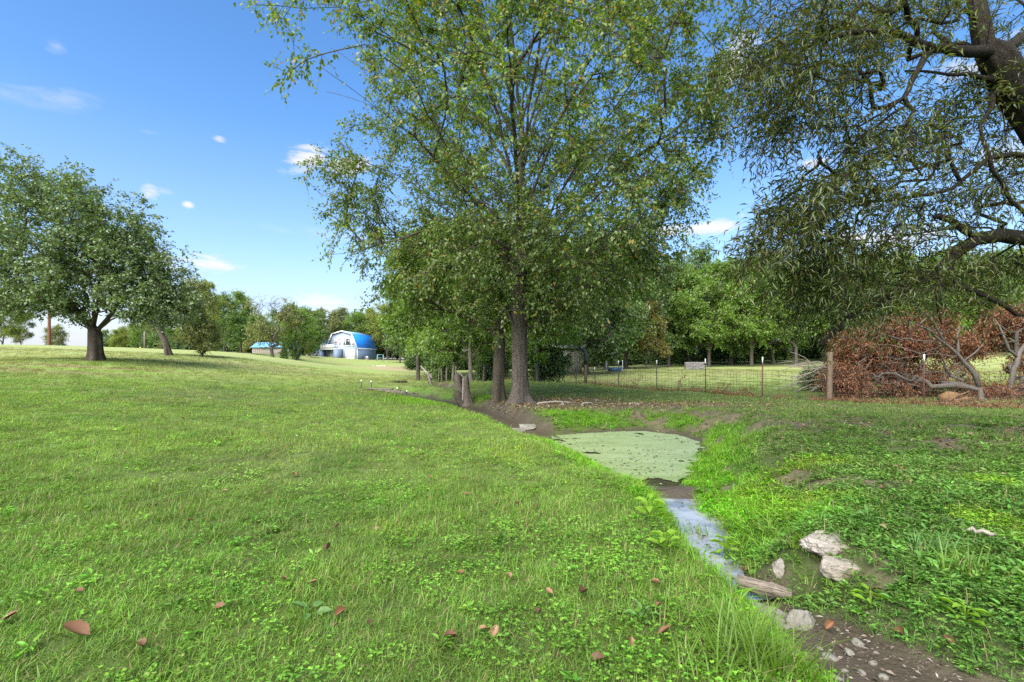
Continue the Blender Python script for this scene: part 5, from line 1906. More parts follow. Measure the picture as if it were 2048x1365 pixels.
# ---- forked dead stump
def dead_stump():
    q = on(932, 799, 17.0)
    k = 17.0 / F
    def l(px, py, dy=0):
        return ((px - 932) * k, dy, (799 - py) * k)
    m = MB()
    r = np.random.default_rng(8)
    rid = lambda p, a: 1 + .10 * np.cos(5 * a[None] + 6 * p[:, 2:3]) + .06 * np.cos(9 * a[None] - 4 * p[:, 2:3]) + .12 * np.exp(-np.clip(p[:, 2:3], 0, 9) / .15) * (1 + np.cos(3 * a[None]))
    m.tube([l(938, 804), l(935, 797), l(934, 785), l(932, 770), l(931, 755), l(931.5, 741)], [.22, .21, .16, .135, .12, .105], 20, True, rid)
    t = empty('dead_stump', q, label='weathered forked dead stump at the ditch edge', cat='stump')
    m.build('right_fork', BARK_DEAD, t, True)
    m = MB()
    m.tube([l(934, 800), l(928, 795), l(921, 786), l(915, 777), l(910, 772)], [.17, .17, .16, .15, .10], 16, True, rid)
    m.build('broken_limb', BARK_DARK, t, True)
    m = MB()
    m.tube([l(924, 790, .1), l(920, 775, .12), l(917, 760, .1), l(914.5, 745, .1), l(914, 736, .1)], [.15, .14, .13, .125, .10], 16, True, rid)
    m.build('left_fork', BARK_DEAD, t, True)
    m = MB()
    m.tube([l(927.0, 800, -.14), l(926.6, 780, -.13), l(927, 760, -.11), l(927.2, 742, -.08)], [.03, .032, .03, .018], 6)
    m.tube([l(918, 733, .05), l(923, 738, 0), l(927.5, 742, -.05), l(935, 739, -.05)], [.02, .022, .022, .012], 6)
    m.build('pale_splinter', BARK_PALE, t)
BARK_DEAD = bark('grey_dead_trunk', (.07, .055, .042), (.25, .21, .17), 1.0, stretch=.10, rel=.7)
dead_stump()

# ---- driftwood and bare roots on the elm bank
def bank_branch(px0, pts, label, rad, d):
    q = on(px0, 0, d)
    m = MB()
    for L, rr in pts:
        w = []
        for (px, dz, dy) in L:
            x = (px - 1024) / F * d
            w.append((x - q.x, dy, gz(x, d + dy) - q.z + dz))
        # finer path with a natural wobble
        w = np.array(w)
        tt = np.linspace(0, len(w) - 1, len(w) * 4 - 3)
        ww = np.stack([np.interp(tt, np.arange(len(w)), w[:, i]) for i in range(3)], 1)
        ww[1:-1] += np.random.default_rng(int(px0)).normal(0, .008, ww[1:-1].shape)
        m.tube(ww, np.interp(tt, [0, len(w) - 1], rr), 7)
    tag(m.build('branch', BARK_PALE, None, True, q), label, 'branch')
bank_branch(1110, [([(1074, .05, 0), (1085, .09, 0), (1100, .10, .02), (1115, .10, 0), (1142, .04, 0)], (.035, .02)), ([(1124, .10, 0), (1124, .05, -.1), (1126, .02, -.25)], (.022, .03)), ([(1124, .05, -.12), (1120, .02, -.3)], (.02, .012))],
            'pale bleached branch lying on the litter right of the elm', .03, 14.6)
bank_branch(1168, [([(1188, .06, .1), (1175, .07, 0), (1165, .06, -.05), (1162, -.02, -.2), (1166, -.08, -.4)], (.022, .03))], 'short hooked bare root on the far pond bank', .03, 14.2)
bank_branch(1268, [([(1258, .02, 0), (1268, .03, 0), (1276, .02, -.1)], (.035, .02))], 'grey stub of wood lying on the far bank', .03, 13.9)
bank_branch(1965, [([(1945, .035, .1), (1965, .045, 0), (1988, .035, -.08)], (.018, .013))], 'short rotten stick in the grass at right', .02, 3.35)

# ---- stakes by the gully with the boards laid there
GREEN_STEEL = plain('green_steel_post', (.035, .050, .038), .55, .25, 14, weather=(.075, .045, .030))
RUST_STEEL = plain('rusty_steel_post', (.115, .050, .034), .8, .3, 14)
POST_WHITE = plain('white_post_tip', (.74, .76, .73), .5, .08, 20)


def t_post_mesh(h, tip):
    """steel T section with studs; returns (body, tip) mesh builders"""
    b = MB()
    hb = h - tip
    b.box((0, 0, hb / 2 - .15), (.042, .006, hb + .3))
    b.box((0, .016, hb / 2 - .15), (.006, .026, hb + .3))
    for k in range(int(hb / .055)):
        b.box((0, -.006, .05 + k * .055), (.012, .008, .018))
    t = MB()
    t.box((0, 0, hb + tip / 2), (.044, .008, tip))
    t.box((0, .017, hb + tip / 2), (.008, .026, tip))
    return b, t


sb, stp = t_post_mesh(.34, .07)
SB, ST = sb.mesh('stake', GREEN_STEEL), stp.mesh('stake_tip', POST_WHITE)
for (px, d, tilt, lab) in ((722.5, 19.5, .02, 'leftmost short green steel stake standing alone in the lawn'), (742.5, 19.4, -.03, 'short green steel stake at the left end of the boards'),
                           (795.5, 18.7, -.06, 'tilted green steel stake over the dark hole in the boards'), (812.5, 19.4, .08, 'short green steel stake beside the eroded bank')):
    t = empty('steel_stake', on(px, 0, d), .2, label=lab, cat='stake', group='short steel stakes round the gully')
    t.rotation_euler = (0, tilt, .3)
    obj('post', SB, t)
    obj('tip', ST, t)
def boards():
    spec = [((733, 18.9), (785, 18.3), .15, 'long weathered board on the grass left of the stakes'), ((752, 18.4), (800, 18.0), .13, 'weathered board bridging the gully edge'),
            ((795, 18.2), (828, 18.6), .16, 'short weathered board at the right of the gully'), ((772, 18.0), (812, 17.6), .10, 'narrow broken board nearest the lawn by the gully')]
    r = np.random.default_rng(17)
    for (a, b, w, lab) in spec:
        p, q = on(a[0], 0, a[1]), on(b[0], 0, b[1])
        c = (p + q) / 2
        c.z = max(p.z, q.z, gz(c.x, c.y)) + .045
        d = q - p
        m = MB()
        n = 6
        V = []
        L = d.length
        for k in range(n + 1):
            x = -L / 2 + L * k / n
            ww = w / 2 * (1 + r.normal(0, .06))
            V += [(x, -ww, -.02), (x, ww, -.02), (x, ww, .02 + r.normal(0, .004)), (x, -ww, .02 + r.normal(0, .004))]
        Q = [(k * 4 + j, k * 4 + (j + 1) % 4, k * 4 + 4 + (j + 1) % 4, k * 4 + 4 + j) for k in range(n) for j in range(4)]
        m.add(V, Q + [(3, 2, 1, 0), (n * 4, n * 4 + 1, n * 4 + 2, n * 4 + 3)])
        tag(m.build('board', TIMBER, None, False, c, (r.normal(0, .05), 0, math.atan2(d.y, d.x))), lab, 'board')
boards()

# ================================================================== FENCES
WIRE = plain('old_fence_wire', (.07, .062, .055), .6, .2, 30, metal=.4)


def wire_run(m, a, b, r=.0044):
    a, b = np.array(a, float), np.array(b, float)
    d = unit(b - a)
    u = unit(np.cross(d, np.array((.1, .2, 1.0)) if abs(d[2]) < .9 else np.array((1.0, 0, 0))))
    v = np.cross(d, u)
    ring = [u * math.cos(t) * r + v * math.sin(t) * r for t in (0, 2.094, 4.189)]
    V = [a + o for o in ring] + [b + o for o in ring]
    m.add(V, [(j, (j + 1) % 3, 3 + (j + 1) % 3, 3 + j) for j in range(3)])


def paddock_fence():
    posts = [  # px, d, kind, height, rz
        (2180, 11.0, 'green', 1.4), (2010, 12.2, 'none', 0), (1848, 13.2, 'rust', 1.40), (1659, 15.2, 'wood', 1.55), (1525, 16.3, 'rust', 1.40), (1411, 19.4, 'green', 1.36), (1314, 21.5, 'green', 1.36), (1237, 24.0, 'green', 1.34),
        (1190, 25.6, 'green', .93), (1152, 26.8, 'dark', 1.05), (1104, 28.2, 'green', 1.36), (1059, 28.6, 'dark', 1.25), (985, 28.8, 'dark', 1.2), (967, 29.2, 'oldwood', 1.25)]
    q0 = on(1525, 0, 16.3)
    t = empty('paddock_fence', q0, label='woven wire paddock fence on white-tipped steel posts', cat='fence')
    o = Vector(q0)
    r = np.random.default_rng(31)
    foot = []
    for (px, d, kd, h) in posts:
        q = on(px, 0, d)
        foot.append(q)
        tilt = (r.normal(0, .012), r.normal(0, .015), r.uniform(0, .6))
        if kd in ('green', 'rust', 'dark'):
            b, tp = t_post_mesh(h, .20 if kd != 'dark' else .02)
            pb = b.build('steel_post', {'green': GREEN_STEEL, 'rust': RUST_STEEL, 'dark': GREEN_STEEL}[kd], t, False, q - o, tilt)
            if kd == 'rust':
                pb['label'] = 'rusty brown steel post with white tip'
            if kd != 'dark':
                tp.build('tip', POST_WHITE, pb)
        elif kd == 'wood':
            m = MB()
            m.tube([(0, 0, -.2), (0, 0, 0), (.0, 0, .5), (.005, 0, 1.0), (.0, 0, 1.5), (.0, 0, 1.56)], [.085, .085, .083, .082, .08, .07], 14, True, lambda p, a: 1 + .03 * np.cos(4 * a[None] + p[:, 2:3] * 3))
            m.build('wooden_post', POSTWOOD, t, True, q - o, (0, .01, 0))
        elif kd == 'oldwood':
            m = MB()
            m.tube([(0, 0, -.2), (0.01, 0, .4), (.03, 0, .8), (.06, 0, 1.25)], [.07, .065, .06, .045], 9, True, lambda p, a: 1 + .12 * np.cos(3 * a[None] + p[:, 2:3] * 3))
            m.build('leaning_wooden_post', BARK_PALE, t, True, q - o)
    # bent black pipe slipped over an old post
    q = on(1171.5, 0, 26.0)
    m = MB()
    m.tube([(0, 0, -.2), (0, 0, .5), (.01, 0, 1.0), (.0, 0, 1.22)], [.075, .075, .07, .07], 10, True)
    pp = m.build('pipe_post', POSTWOOD, t, True, q - o)
    m = MB()
    pts = [(0, 0, 1.1), (.01, 0, 1.4), (-.01, 0, 1.62), (-.08, 0, 1.82), (-.20, 0, 1.96), (-.34, 0, 2.02)]
    m.tube(pts, [.10, .10, .10, .10, .098, .09], 12, True)
    m.build('bent_pipe', BLACKPIPE, pp, True)
    # woven mesh: nine line wires, stays every 15 cm, with a slack top wire above
    m = MB()
    hs = [.06, .15, .24, .33, .43, .55, .68, .82, .96]
    top = MB()
    for a, b in zip(foot[:-1], foot[1:]):
        L = (b - a).length
        n = max(2, int(L / 1.2))
        pr = None
        for k in range(n + 1):
            s = k / n
            p = a.lerp(b, s)
            p.z = gz(p.x, p.y)
            sag = -.05 * math.sin(math.pi * s)
            cur = [p - o + Vector((0, -.02, h + sag * h + r.normal(0, .006))) for h in hs]
            tw = p - o + Vector((0, -.02, 1.13 - .05 * math.sin(math.pi * s)))
            if pr is not None:
                for u, v in zip(pr[0], cur):
                    wire_run(m, u, v)
                wire_run(top, pr[1], tw, .0046)
                # stays across this stretch
                ns = max(1, int((p - prp).length / .16))
                for j in range(ns):
                    f = (j + .5) / ns
                    wire_run(m, pr[0][0].lerp(cur[0], f), pr[0][-1].lerp(cur[-1], f), .0042)
            pr, prp = (cur, tw), p
    m.build('woven_wire', WIRE, t)
    top.build('top_wire', WIRE, t)


POSTWOOD = bark('grey_brown_post', (.09, .062, .042), (.25, .185, .135), .9, stretch=.07, rel=.5)
BLACKPIPE = plain('black_corrugated_pipe', (.018, .019, .021), .42, .3, 14, spec=.5)
paddock_fence()


def old_posts():
    q0 = on(866, 0, 26)
    t = empty('old_wooden_fence', q0, label='row of leaning old wooden posts and rails beyond the stump', cat='fence')
    r = np.random.default_rng(77)
    for (px, d, h, rad, lean) in [(858.5, 25.5, .95, .05, .12), (863.5, 25.2, 1.05, .06, -.22), (868, 25.0, .75, .04, -.28), (905, 26.5, 1.05, .085, .10), (893, 29, .95, .06, .02), (877, 27, .8, .035, .05), (884, 28, .85, .04, -.04), (912, 30, 1.1, .05, .0), (899, 31, .9, .05, .03)]:
        q = on(px, 0, d)
        m = MB()
        m.tube([(0, 0, -.15), (lean * .3, 0, h * .35), (lean * .6, 0, h * .7), (lean, 0, h)], [rad, rad * .95, rad * .9, rad * .75], 8, True, lambda p, a: 1 + .12 * np.cos(3 * a[None] + p[:, 2:3] * 4))
        m.build('wooden_post', WOODGREY, t, True, q - q0)
    a, b = on(842, 0, 27), on(864, 0, 25.3)
    m = MB()
    m.tube([a - q0 + Vector((0, 0, .85)), (a + b) / 2 - q0 + Vector((0, 0, .78)), b - q0 + Vector((0, 0, .72))], [.05, .055, .05], 8)
    m.build('rail', BARK_PALE, t, True)
old_posts()


# ================================================================== PADDOCK THINGS
def pale_shed():
    d = 34
    c = on(1128, 0, d)
    t = empty('metal_shed', c, .12, label='small pale metal shed with dark open doorway under trees', cat='shed')
    MB().box((-1.05, .9, .8), (.55, 1.8, 1.9)).build('left_wall', SHEDW, t)
    MB().box((.55, .9, .85), (1.5, 1.8, 2.0)).build('wall', SHEDW, t)
    for k in range(9):
        MB().box((-.12 + k * .165, -.012, .85), (.03, .03, 1.98)).build('rib', SHEDW, t)
    MB().box((-.45, 1.0, .7), (.66, 1.5, 1.7)).build('doorway', DARKIN, t)  # solid box in the opening, interior shade given as near-black colour
    MB().prism([(-.15, 1.86), (.9, 2.25), (1.95, 1.86), (1.95, 1.94), (.9, 2.34), (-.15, 1.94)], -1.45, 1.45).build('roof', STEEL, t, rot=(0, 0, math.radians(90)))
SHEDW = plain('pale_weathered_metal', (.36, .345, .30), .6, .10, 5, weather=(.26, .20, .14))
DARKIN = plain('dark_shed_inside', (.03, .025, .02), .9, .3, 3)
pale_shed()


def block_stack():
    d = 38.5
    c = on(1390.5, 0, d)
    t = empty('block_stack', c, -.05, label='low grey stack of concrete blocks at the paddock edge', cat='block stack')
    r = np.random.default_rng(2)
    me = None
    proto = MB().bevel_box((0, 0, 0), (.395, .40, .118), .012).mesh('block', CONC)
    for row in range(5):
        for k in range(4):
            off = .2 if row % 2 else 0
            x = -.6 + k * .405 + (off if k < 3 else 0)
            o = obj('block', proto, t, (x + r.normal(0, .004), r.normal(0, .012), .05 + row * .122), (0, 0, r.normal(0, .012)))
            if k == 3 and off:
                o.scale = (.5, 1, 1); o.location.x = -.6 - .1
CONC = stone_mat('grey_concrete', (.13, .12, .115), (.24, .23, .225), (.18, .135, .12), 2)
block_stack()


def trough():
    d = 36.5
    c = on(1229, 0, d)
    t = empty('trough', c, .05, label='blue water trough between two pale posts', cat='trough')
    out = [(-.42, 0), (.42, 0), (.48, .32), (.44, .33), (.39, .05), (-.39, .05), (-.44, .33), (-.48, .32)]
    MB().prism(out, -.25, .25).build('basin', BLUEPL, t)
    MB().prism([(-.42, 0), (.42, 0), (.48, .32), (-.48, .32)], -.28, -.25).build('end_wall', BLUEPL, t)
    for x in (-.62, .60):
        m = MB(); m.tube([(x, 0, -.1), (x * 1.03, 0, .85)], [.035, .03], 8); m.build('post', WHITE, t)
BLUEPL = plain('blue_plastic', (.05, .10, .20), .5, .15, 6)
trough()


# ================================================================== UTILITY POLES
def poles():
    c = on(98.5, 0, 60)
    t = empty('utility_pole', c, label='tall reddish-brown wooden utility pole at the left crest', cat='utility pole')
    MB().tube([(0, 0, -.3), (0, 0, 0), (.0, 0, 3), (-.02, 0, 6), (-.03, 0, 9.2)], [.175, .17, .155, .14, .125], 14).build('pole', POLE_RED, t, True)
    MB().box((-.03, -.02, 8.5), (2.3, .11, .12)).build('crossarm', POLE_RED, t)
    for x in (-1.05, -.45, .42, 1.0):
        m = MB(); m.tube([(x - .03, -.02, 8.56), (x - .03, -.02, 8.62), (x - .03, -.02, 8.72)], [.03, .045, .03], 8); m.build('insulator', DARKGREY, t)
    for (z, x1, z1) in ((8.72, -60, 8.2), (7.2, -60, 6.9), (6.0, -60, 5.9)):
        m = MB()
        w = [(x1 * s, -14 * s, z + (z1 - z) * s - 2.2 * 4 * s * (1 - s) * .35) for s in np.linspace(0, 1, 17)]
        m.tube(w, .018, 4)
        m.build('cable', DARKGREY, t)
    c = on(289, 0, 76)
    t = empty('guyed_post', c, label='short grey utility post with yellow guarded guy wire', cat='utility pole')
    MB().tube([(0, 0, -.2), (0, 0, 1.5), (0, 0, 3.2)], [.10, .095, .085], 10).build('post', WOODGREY, t, True)
    for (x0, x1) in ((-.75, -.35), (-.62, -.12)):
        m = MB(); m.tube([(x0, 0, 0), (x1, 0, 2.9)], .028, 5); m.build('guy_wire', DARKGREY, t)
    m = MB(); m.tube([(-.75, 0, 0), (-.64, 0, .75)], .075, 8); m.build('guard', YEL, t)
YEL = plain('yellow_plastic', (.55, .42, .03), .5, .1, 6)
poles()

# ================================================================== GRASS, WEEDS AND LITTER
def grass_material(name, trans=.35, straw=.05):
    m, w, b = material(name)
    out = w.n['Material Output']
    w.n.remove(b)
    at = w.new('ShaderNodeAttribute', attribute_name='tint', attribute_type='INSTANCER')
    geo = w.new('ShaderNodeNewGeometry')
    rnd = geo.outputs['Random Per Island']
    hs = w.new('ShaderNodeHueSaturation')
    w.l.new(at.outputs['Color'], hs.inputs['Color'])
    w.put(hs.inputs['Hue'], w.math('ADD', .485, w.math('MULTIPLY', rnd, .030)))
    w.put(hs.inputs['Value'], w.math('ADD', .72, w.math('MULTIPLY', w.math('FRACT', w.math('MULTIPLY', rnd, 7.3)), .6)))
    c = hs.outputs[0]
    c = w.mix(w.math('GREATER_THAN', w.math('FRACT', w.math('MULTIPLY', rnd, 13.7)), 1 - straw), c, (.27, .22, .105))
    d = w.new('ShaderNodeBsdfDiffuse')
    w.l.new(c, d.inputs[0])
    tr = w.new('ShaderNodeBsdfTranslucent')
    w.l.new(w.mix(1.0, c, (1.2, 1.25, .6), 'MULTIPLY'), tr.inputs[0])
    mx = w.new('ShaderNodeMixShader')
    mx.inputs[0].default_value = trans
    w.l.new(d.outputs[0], mx.inputs[1])
    w.l.new(tr.outputs[0], mx.inputs[2])
    g = w.new('ShaderNodeBsdfGlossy')
    g.inputs['Roughness'].default_value = .45
    mx2 = w.new('ShaderNodeMixShader')
    mx2.inputs[0].default_value = .018
    w.l.new(mx.outputs[0], mx2.inputs[1])
    w.l.new(g.outputs[0], mx2.inputs[2])
    w.l.new(mx2.outputs[0], out.inputs[0])
    return m


GRASS = grass_material('turf_blades')
LUSH = grass_material('wet_grass_blades', .45, .03)
HERB = grass_material('clover_and_herb_leaves', .35, .02)


def blades(r, n, rad, lmin, lmax, wid, lean, curve, segs=3):
    """n grass blades as tapering strips"""
    a = r.uniform(0, 2 * np.pi, n)
    rr = rad * np.sqrt(r.uniform(0, 1, n))
    base = np.stack([np.cos(a) * rr, np.sin(a) * rr, np.full(n, -.01)], 1)
    az = r.uniform(0, 2 * np.pi, n)
    out = np.stack([np.cos(az), np.sin(az), np.zeros(n)], 1)
    side = np.stack([-np.sin(az), np.cos(az), np.zeros(n)], 1)
    L = r.uniform(lmin, lmax, n)
    th = np.abs(r.normal(lean, lean * .45, n))
    cv = r.uniform(.3, 1.3, n) * curve
    V, Q, T = [], [], []
    p = base.copy()
    rows = []
    for s in range(segs + 1):
        t = s / segs
        w = wid * (1 - t ** 1.6) * r.uniform(.8, 1.2, n)
        if s < segs:
            rows.append((p - side * w[:, None] / 2, p + side * w[:, None] / 2))
        else:
            rows.append((p, None))
        ang = th + cv * t
        step = L / segs
        p = p + (out * np.sin(ang)[:, None] + np.array((0, 0, 1.0)) * np.cos(ang)[:, None]) * step[:, None]
        p[:, 2] = np.maximum(p[:, 2], .006)
    cols = []
    for a_, b_ in rows:
        cols.append(a_)
        if b_ is not None:
            cols.append(b_)
    m = len(cols)
    V = np.stack(cols, 1).reshape(-1, 3)
    bs = np.arange(n) * m
    for s in range(segs - 1):
        Q.append(np.stack([bs + 2 * s, bs + 2 * s + 1, bs + 2 * s + 3, bs + 2 * s + 2], -1))
    T = np.stack([bs + 2 * segs - 2, bs + 2 * segs - 1, bs + 2 * segs], -1)
    return V, np.concatenate(Q), T


def clover(r, n, rad, size, hgt):
    P_, A_, N_, S_ = [], [], [], []
    for i in range(n):
        a, d = r.uniform(0, 6.28), rad * math.sqrt(r.uniform())
        c = np.array((math.cos(a) * d, math.sin(a) * d, hgt * r.uniform(.5, 1.1)))
        tilt = unit(np.array((r.normal(0, .35), r.normal(0, .35), 1.0)))
        ph = r.uniform(0, 6.28)
        s = size * r.uniform(.7, 1.25)
        for k in range(3):
            ax = np.array((math.cos(ph + k * 2.094), math.sin(ph + k * 2.094), r.normal(-.05, .15)))
            P_.append(c); A_.append(ax); N_.append(tilt); S_.append(s)
    return leaf_mesh(np.array(P_), np.array(A_), np.array(N_), np.array(S_), .85, rich=True, curl=-.05)


def herb(r, n, rad, size, hgt, width):
    P_, A_, N_, S_ = [], [], [], []
    for i in range(n):
        a = r.uniform(0, 6.28)
        d = rad * r.uniform(.0, .5)
        P_.append((math.cos(a) * d, math.sin(a) * d, hgt * r.uniform(.1, 1)))
        A_.append((math.cos(a), math.sin(a), r.uniform(-.1, .7)))
        N_.append((r.normal(0, .3), r.normal(0, .3), 1))
        S_.append(size * r.uniform(.6, 1.3))
    return leaf_mesh(np.array(P_), np.array(A_), np.array(N_, float), np.array(S_), width, rich=True, curl=.15)


def source(name, parts, mat):
    """parts: (V, quads or None, tris) -> an unlinked object whose mesh is scattered"""
    V = np.concatenate([p[0] for p in parts])
    Q, T, off = [], [], 0
    for v, q, t in parts:
        if q is not None: Q.append(q + off)
        T.append(t + off)
        off += len(v)
    return bpy.data.objects.new(name, mesh_np(name, V, ([np.concatenate(Q)] if Q else []) + [np.concatenate(T)], [mat]))


def scatter(name, pts, rot, scl, idx, tint, sources, label):
    """ground cover nobody could count: one object, its pieces set down by geometry nodes"""
    me = bpy.data.meshes.new(name)
    me.vertices.add(len(pts))
    me.vertices.foreach_set('co', np.asarray(pts, np.float32).ravel())
    a = me.attributes.new('turn', 'FLOAT_VECTOR', 'POINT'); a.data.foreach_set('vector', np.asarray(rot, np.float32).ravel())
    a = me.attributes.new('size', 'FLOAT_VECTOR', 'POINT'); a.data.foreach_set('vector', np.asarray(scl, np.float32).ravel())
    a = me.attributes.new('which', 'INT', 'POINT'); a.data.foreach_set('value', np.asarray(idx, np.int32))
    a = me.attributes.new('tint', 'FLOAT_COLOR', 'POINT')
    a.data.foreach_set('color', np.concatenate([tint, np.ones((len(pts), 1))], 1).astype(np.float32).ravel())
    o = obj(name, me)
    ng = bpy.data.node_groups.new(name + '_scatter', 'GeometryNodeTree')
    ng.interface.new_socket('Geometry', in_out='INPUT', socket_type='NodeSocketGeometry')
    ng.interface.new_socket('Geometry', in_out='OUTPUT', socket_type='NodeSocketGeometry')
    n, l = ng.nodes, ng.links
    gi, go = n.new('NodeGroupInput'), n.new('NodeGroupOutput')
    iop = n.new('GeometryNodeInstanceOnPoints')
    g2i = n.new('GeometryNodeGeometryToInstance')
    for s in reversed(sources):
        oi = n.new('GeometryNodeObjectInfo')
        oi.inputs['Object'].default_value = s
        oi.inputs['As Instance'].default_value = False
        l.new(oi.outputs['Geometry'], g2i.inputs[0])
    def attr(nm, ty):
        x = n.new('GeometryNodeInputNamedAttribute')
        x.data_type = ty
        x.inputs['Name'].default_value = nm
        return [s for s in x.outputs if s.enabled][0]
    l.new(gi.outputs[0], iop.inputs['Points'])
    l.new(g2i.outputs[0], iop.inputs['Instance'])
    iop.inputs['Pick Instance'].default_value = True
    l.new(attr('which', 'INT'), iop.inputs['Instance Index'])
    l.new(attr('turn', 'FLOAT_VECTOR'), iop.inputs['Rotation'])
    l.new(attr('size', 'FLOAT_VECTOR'), iop.inputs['Scale'])
    l.new(iop.outputs[0], go.inputs[0])
    md = o.modifiers.new('scatter', 'NODES')
    md.node_group = ng
    print(name, len(pts))
    return tag(o, label, kind='stuff')


def strew(r, bands, side=1.25):
    """random ground points, density per band (y0, y1, per square metre)"""
    X, Y = [], []
    for (y0, y1, den) in bands:
        w = lambda y: side * y + 1.2
        area = (w(y0) + w(y1)) * (y1 - y0)
        n = int(area * den)
        y = np.sqrt(r.uniform(0, 1, int(n * 1.0)) * (y1 ** 2 - y0 ** 2) + y0 ** 2)
        x = r.uniform(-1, 1, len(y)) * w(y)
        X.append(x); Y.append(y)
    return np.concatenate(X), np.concatenate(Y)


def plant_ground():
    r = np.random.default_rng(404)
    src_lawn = [source('turf_tuft', [blades(r, 22, .07, .025, .072, .0036, 1.05, .9)], GRASS) for _ in range(6)]
    src_wild = [source('wild_tuft', [blades(r, 16, .085, .04, .105, .0042, 1.0, 1.0)], GRASS) for _ in range(4)]
    def tri(v, t): return (v, None, t)
    src_clov = [source('clover_patch', [tri(*clover(r, 14, .09, .0115, .045))], HERB) for _ in range(4)]
    src_herb = [source('herb_rosette', [tri(*herb(r, 12, .05, .042, .045, .40))], HERB) for _ in range(4)]
    src_lush = [source('wet_tuft', [blades(r, 16, .07, .09, .22, .0062, .45, 1.3, 4)], LUSH) for _ in range(5)]
    # ---- the mown turf
    x, y = strew(r, [(.8, 3, 760), (3, 5, 560), (5, 8, 330), (8, 12, 170), (12, 18, 64), (18, 26, 30), (26, 40, 11)])
    ex = r.uniform(1.7, 5.2, 6000); ey = r.uniform(1.7, 5.6, 6000)
    x, y = np.concatenate([x, ex]), np.concatenate([y, ey])
    extra = np.concatenate([np.zeros(len(x) - 6000, bool), np.ones(6000, bool)])
    fl = wet_fields(x, y)
    z = zones(x, y, fl)
    h = height(x, y, fl)
    thin = fbm(x, y, 3.5, 17)
    keep = r.uniform(0, 1, len(x)) > np.maximum.reduce([z['bare'] * .93, z['mud'] * 1.05, sstep(thin, .58, .8) * .35, (z['dw'] < .03) * 1.0, z['litter'] * .90])
    x, y, h, extra, z = x[keep], y[keep], h[keep], extra[keep], {k: v[keep] for k, v in z.items()}
    n = len(x)
    d = np.hypot(x, y)
    wild = (fbm(x, y, .55, 19) > .56) | (r.uniform(0, 1, n) < .12)
    blob = np.exp(-((x - .45) / 1.0) ** 2 - ((y - 3.0) / 1.5) ** 2)
    clv = (r.uniform(0, 1, n) < (.16 + .30 * blob) * sstep(fbm(x, y, 2.2, 23, 4), .36, .62) * (1 - sstep(y, 5, 11)))
    clv |= (z['right'] > 0) & (d < 11) & (fbm(x, y, 1.6, 29, 4) > .53) & (r.uniform(0, 1, n) < .6)
    near_r = (x > 1.6) & (y < 6.2) & (z['right'] > 0)
    hrb = (r.uniform(0, 1, n) < .005 + .08 * (z['right'] > 0) + .16 * near_r) & (d < 12)
    clv |= near_r & (r.uniform(0, 1, n) < .62) & (fbm(x, y, 2.0, 47) > .36)
    idx = r.integers(0, 6, n)
    idx = np.where(wild, 6 + r.integers(0, 4, n), idx)
    idx = np.where(clv & (r.uniform(0, 1, n) < .75), 10 + r.integers(0, 4, n), idx)
    idx = np.where(hrb, 14 + r.integers(0, 4, n), idx)
    idx = np.where(extra & (r.uniform(0, 1, n) < .35), 6 + r.integers(0, 4, n), idx)
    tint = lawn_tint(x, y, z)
    yel = sstep(fbm(x, y, 1.1, 37), .56, .72) * (x > -1.2) * (d < 7)
    tint = lerp3(tint, (.200, .310, .028), yel * .75)
    tint = tint * r.uniform(.62, 1.38, (n, 1)) * (1 + r.normal(0, .06, (n, 3)))
    leafy = (idx >= 10)[:, None]
    tint = np.where(leafy, tint * np.array((.90, 1.08, .85)), tint)
    tint = tint * (.60 + .74 * fbm(x, y, 2.6, 53))[:, None]
    s = r.uniform(.75, 1.25, n) * np.interp(d, [0, 6, 12, 20, 40], [.92, 1.0, 1.25, 1.8, 3.0])
    sz = s * np.interp(d, [0, 12, 40], [1, .9, .55])
    rot = np.stack([r.normal(0, .12, n), r.normal(0, .12, n), r.uniform(0, 6.28, n)], 1)
    scatter('lawn_grass', np.stack([x, y, h], 1), rot, np.stack([s, s, sz], 1), idx, np.clip(tint, .005, .9), src_lawn + src_wild + src_clov + src_herb, 'mown lawn grass with clover and weeds')
    # ---- rank wet grass round pond and creek
    x, y = strew(r, [(1.2, 5, 300), (5, 9, 230), (9, 18, 150)], .8)
    fl = wet_fields(x, y)
    z = zones(x, y, fl)
    keep = (r.uniform(0, 1, len(x)) < z['lush'] * 1.15 - .1) & (z['dw'] > .05)
    x, y, z = x[keep], y[keep], {k: v[keep] for k, v in z.items()}
    h = height(x, y)
    n = len(x)
    hh = np.where(z['right'] > 0, .72, .5) * r.uniform(.6, 1.25, n)
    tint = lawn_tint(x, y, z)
    tint = lerp3(tint, (.175, .360, .022), fbm(x, y, 1.5, 43) * .9)
    tint = tint * r.uniform(.75, 1.3, (n, 1))
    idx = np.where(r.uniform(0, 1, n) < .22, 5 + r.integers(0, 4, n), r.integers(0, 5, n))
    s = r.uniform(.8, 1.3, n)
    scatter('wet_grass', np.stack([x, y, h], 1), np.stack([r.normal(0, .15, n), r.normal(0, .15, n), r.uniform(0, 6.28, n)], 1), np.stack([s, s, s * hh], 1), idx, np.clip(tint, .005, .9),
            src_lush + src_herb, 'rank bright green grass round pond and creek')


plant_ground()

LITTER = leafmat('dry_litter', [(.20, .125, .07), (.26, .18, .105), (.15, .095, .055), (.32, .24, .155), (.11, .07, .045), (.24, .125, .06)], trans=.15, gloss=.05, pale=.1)


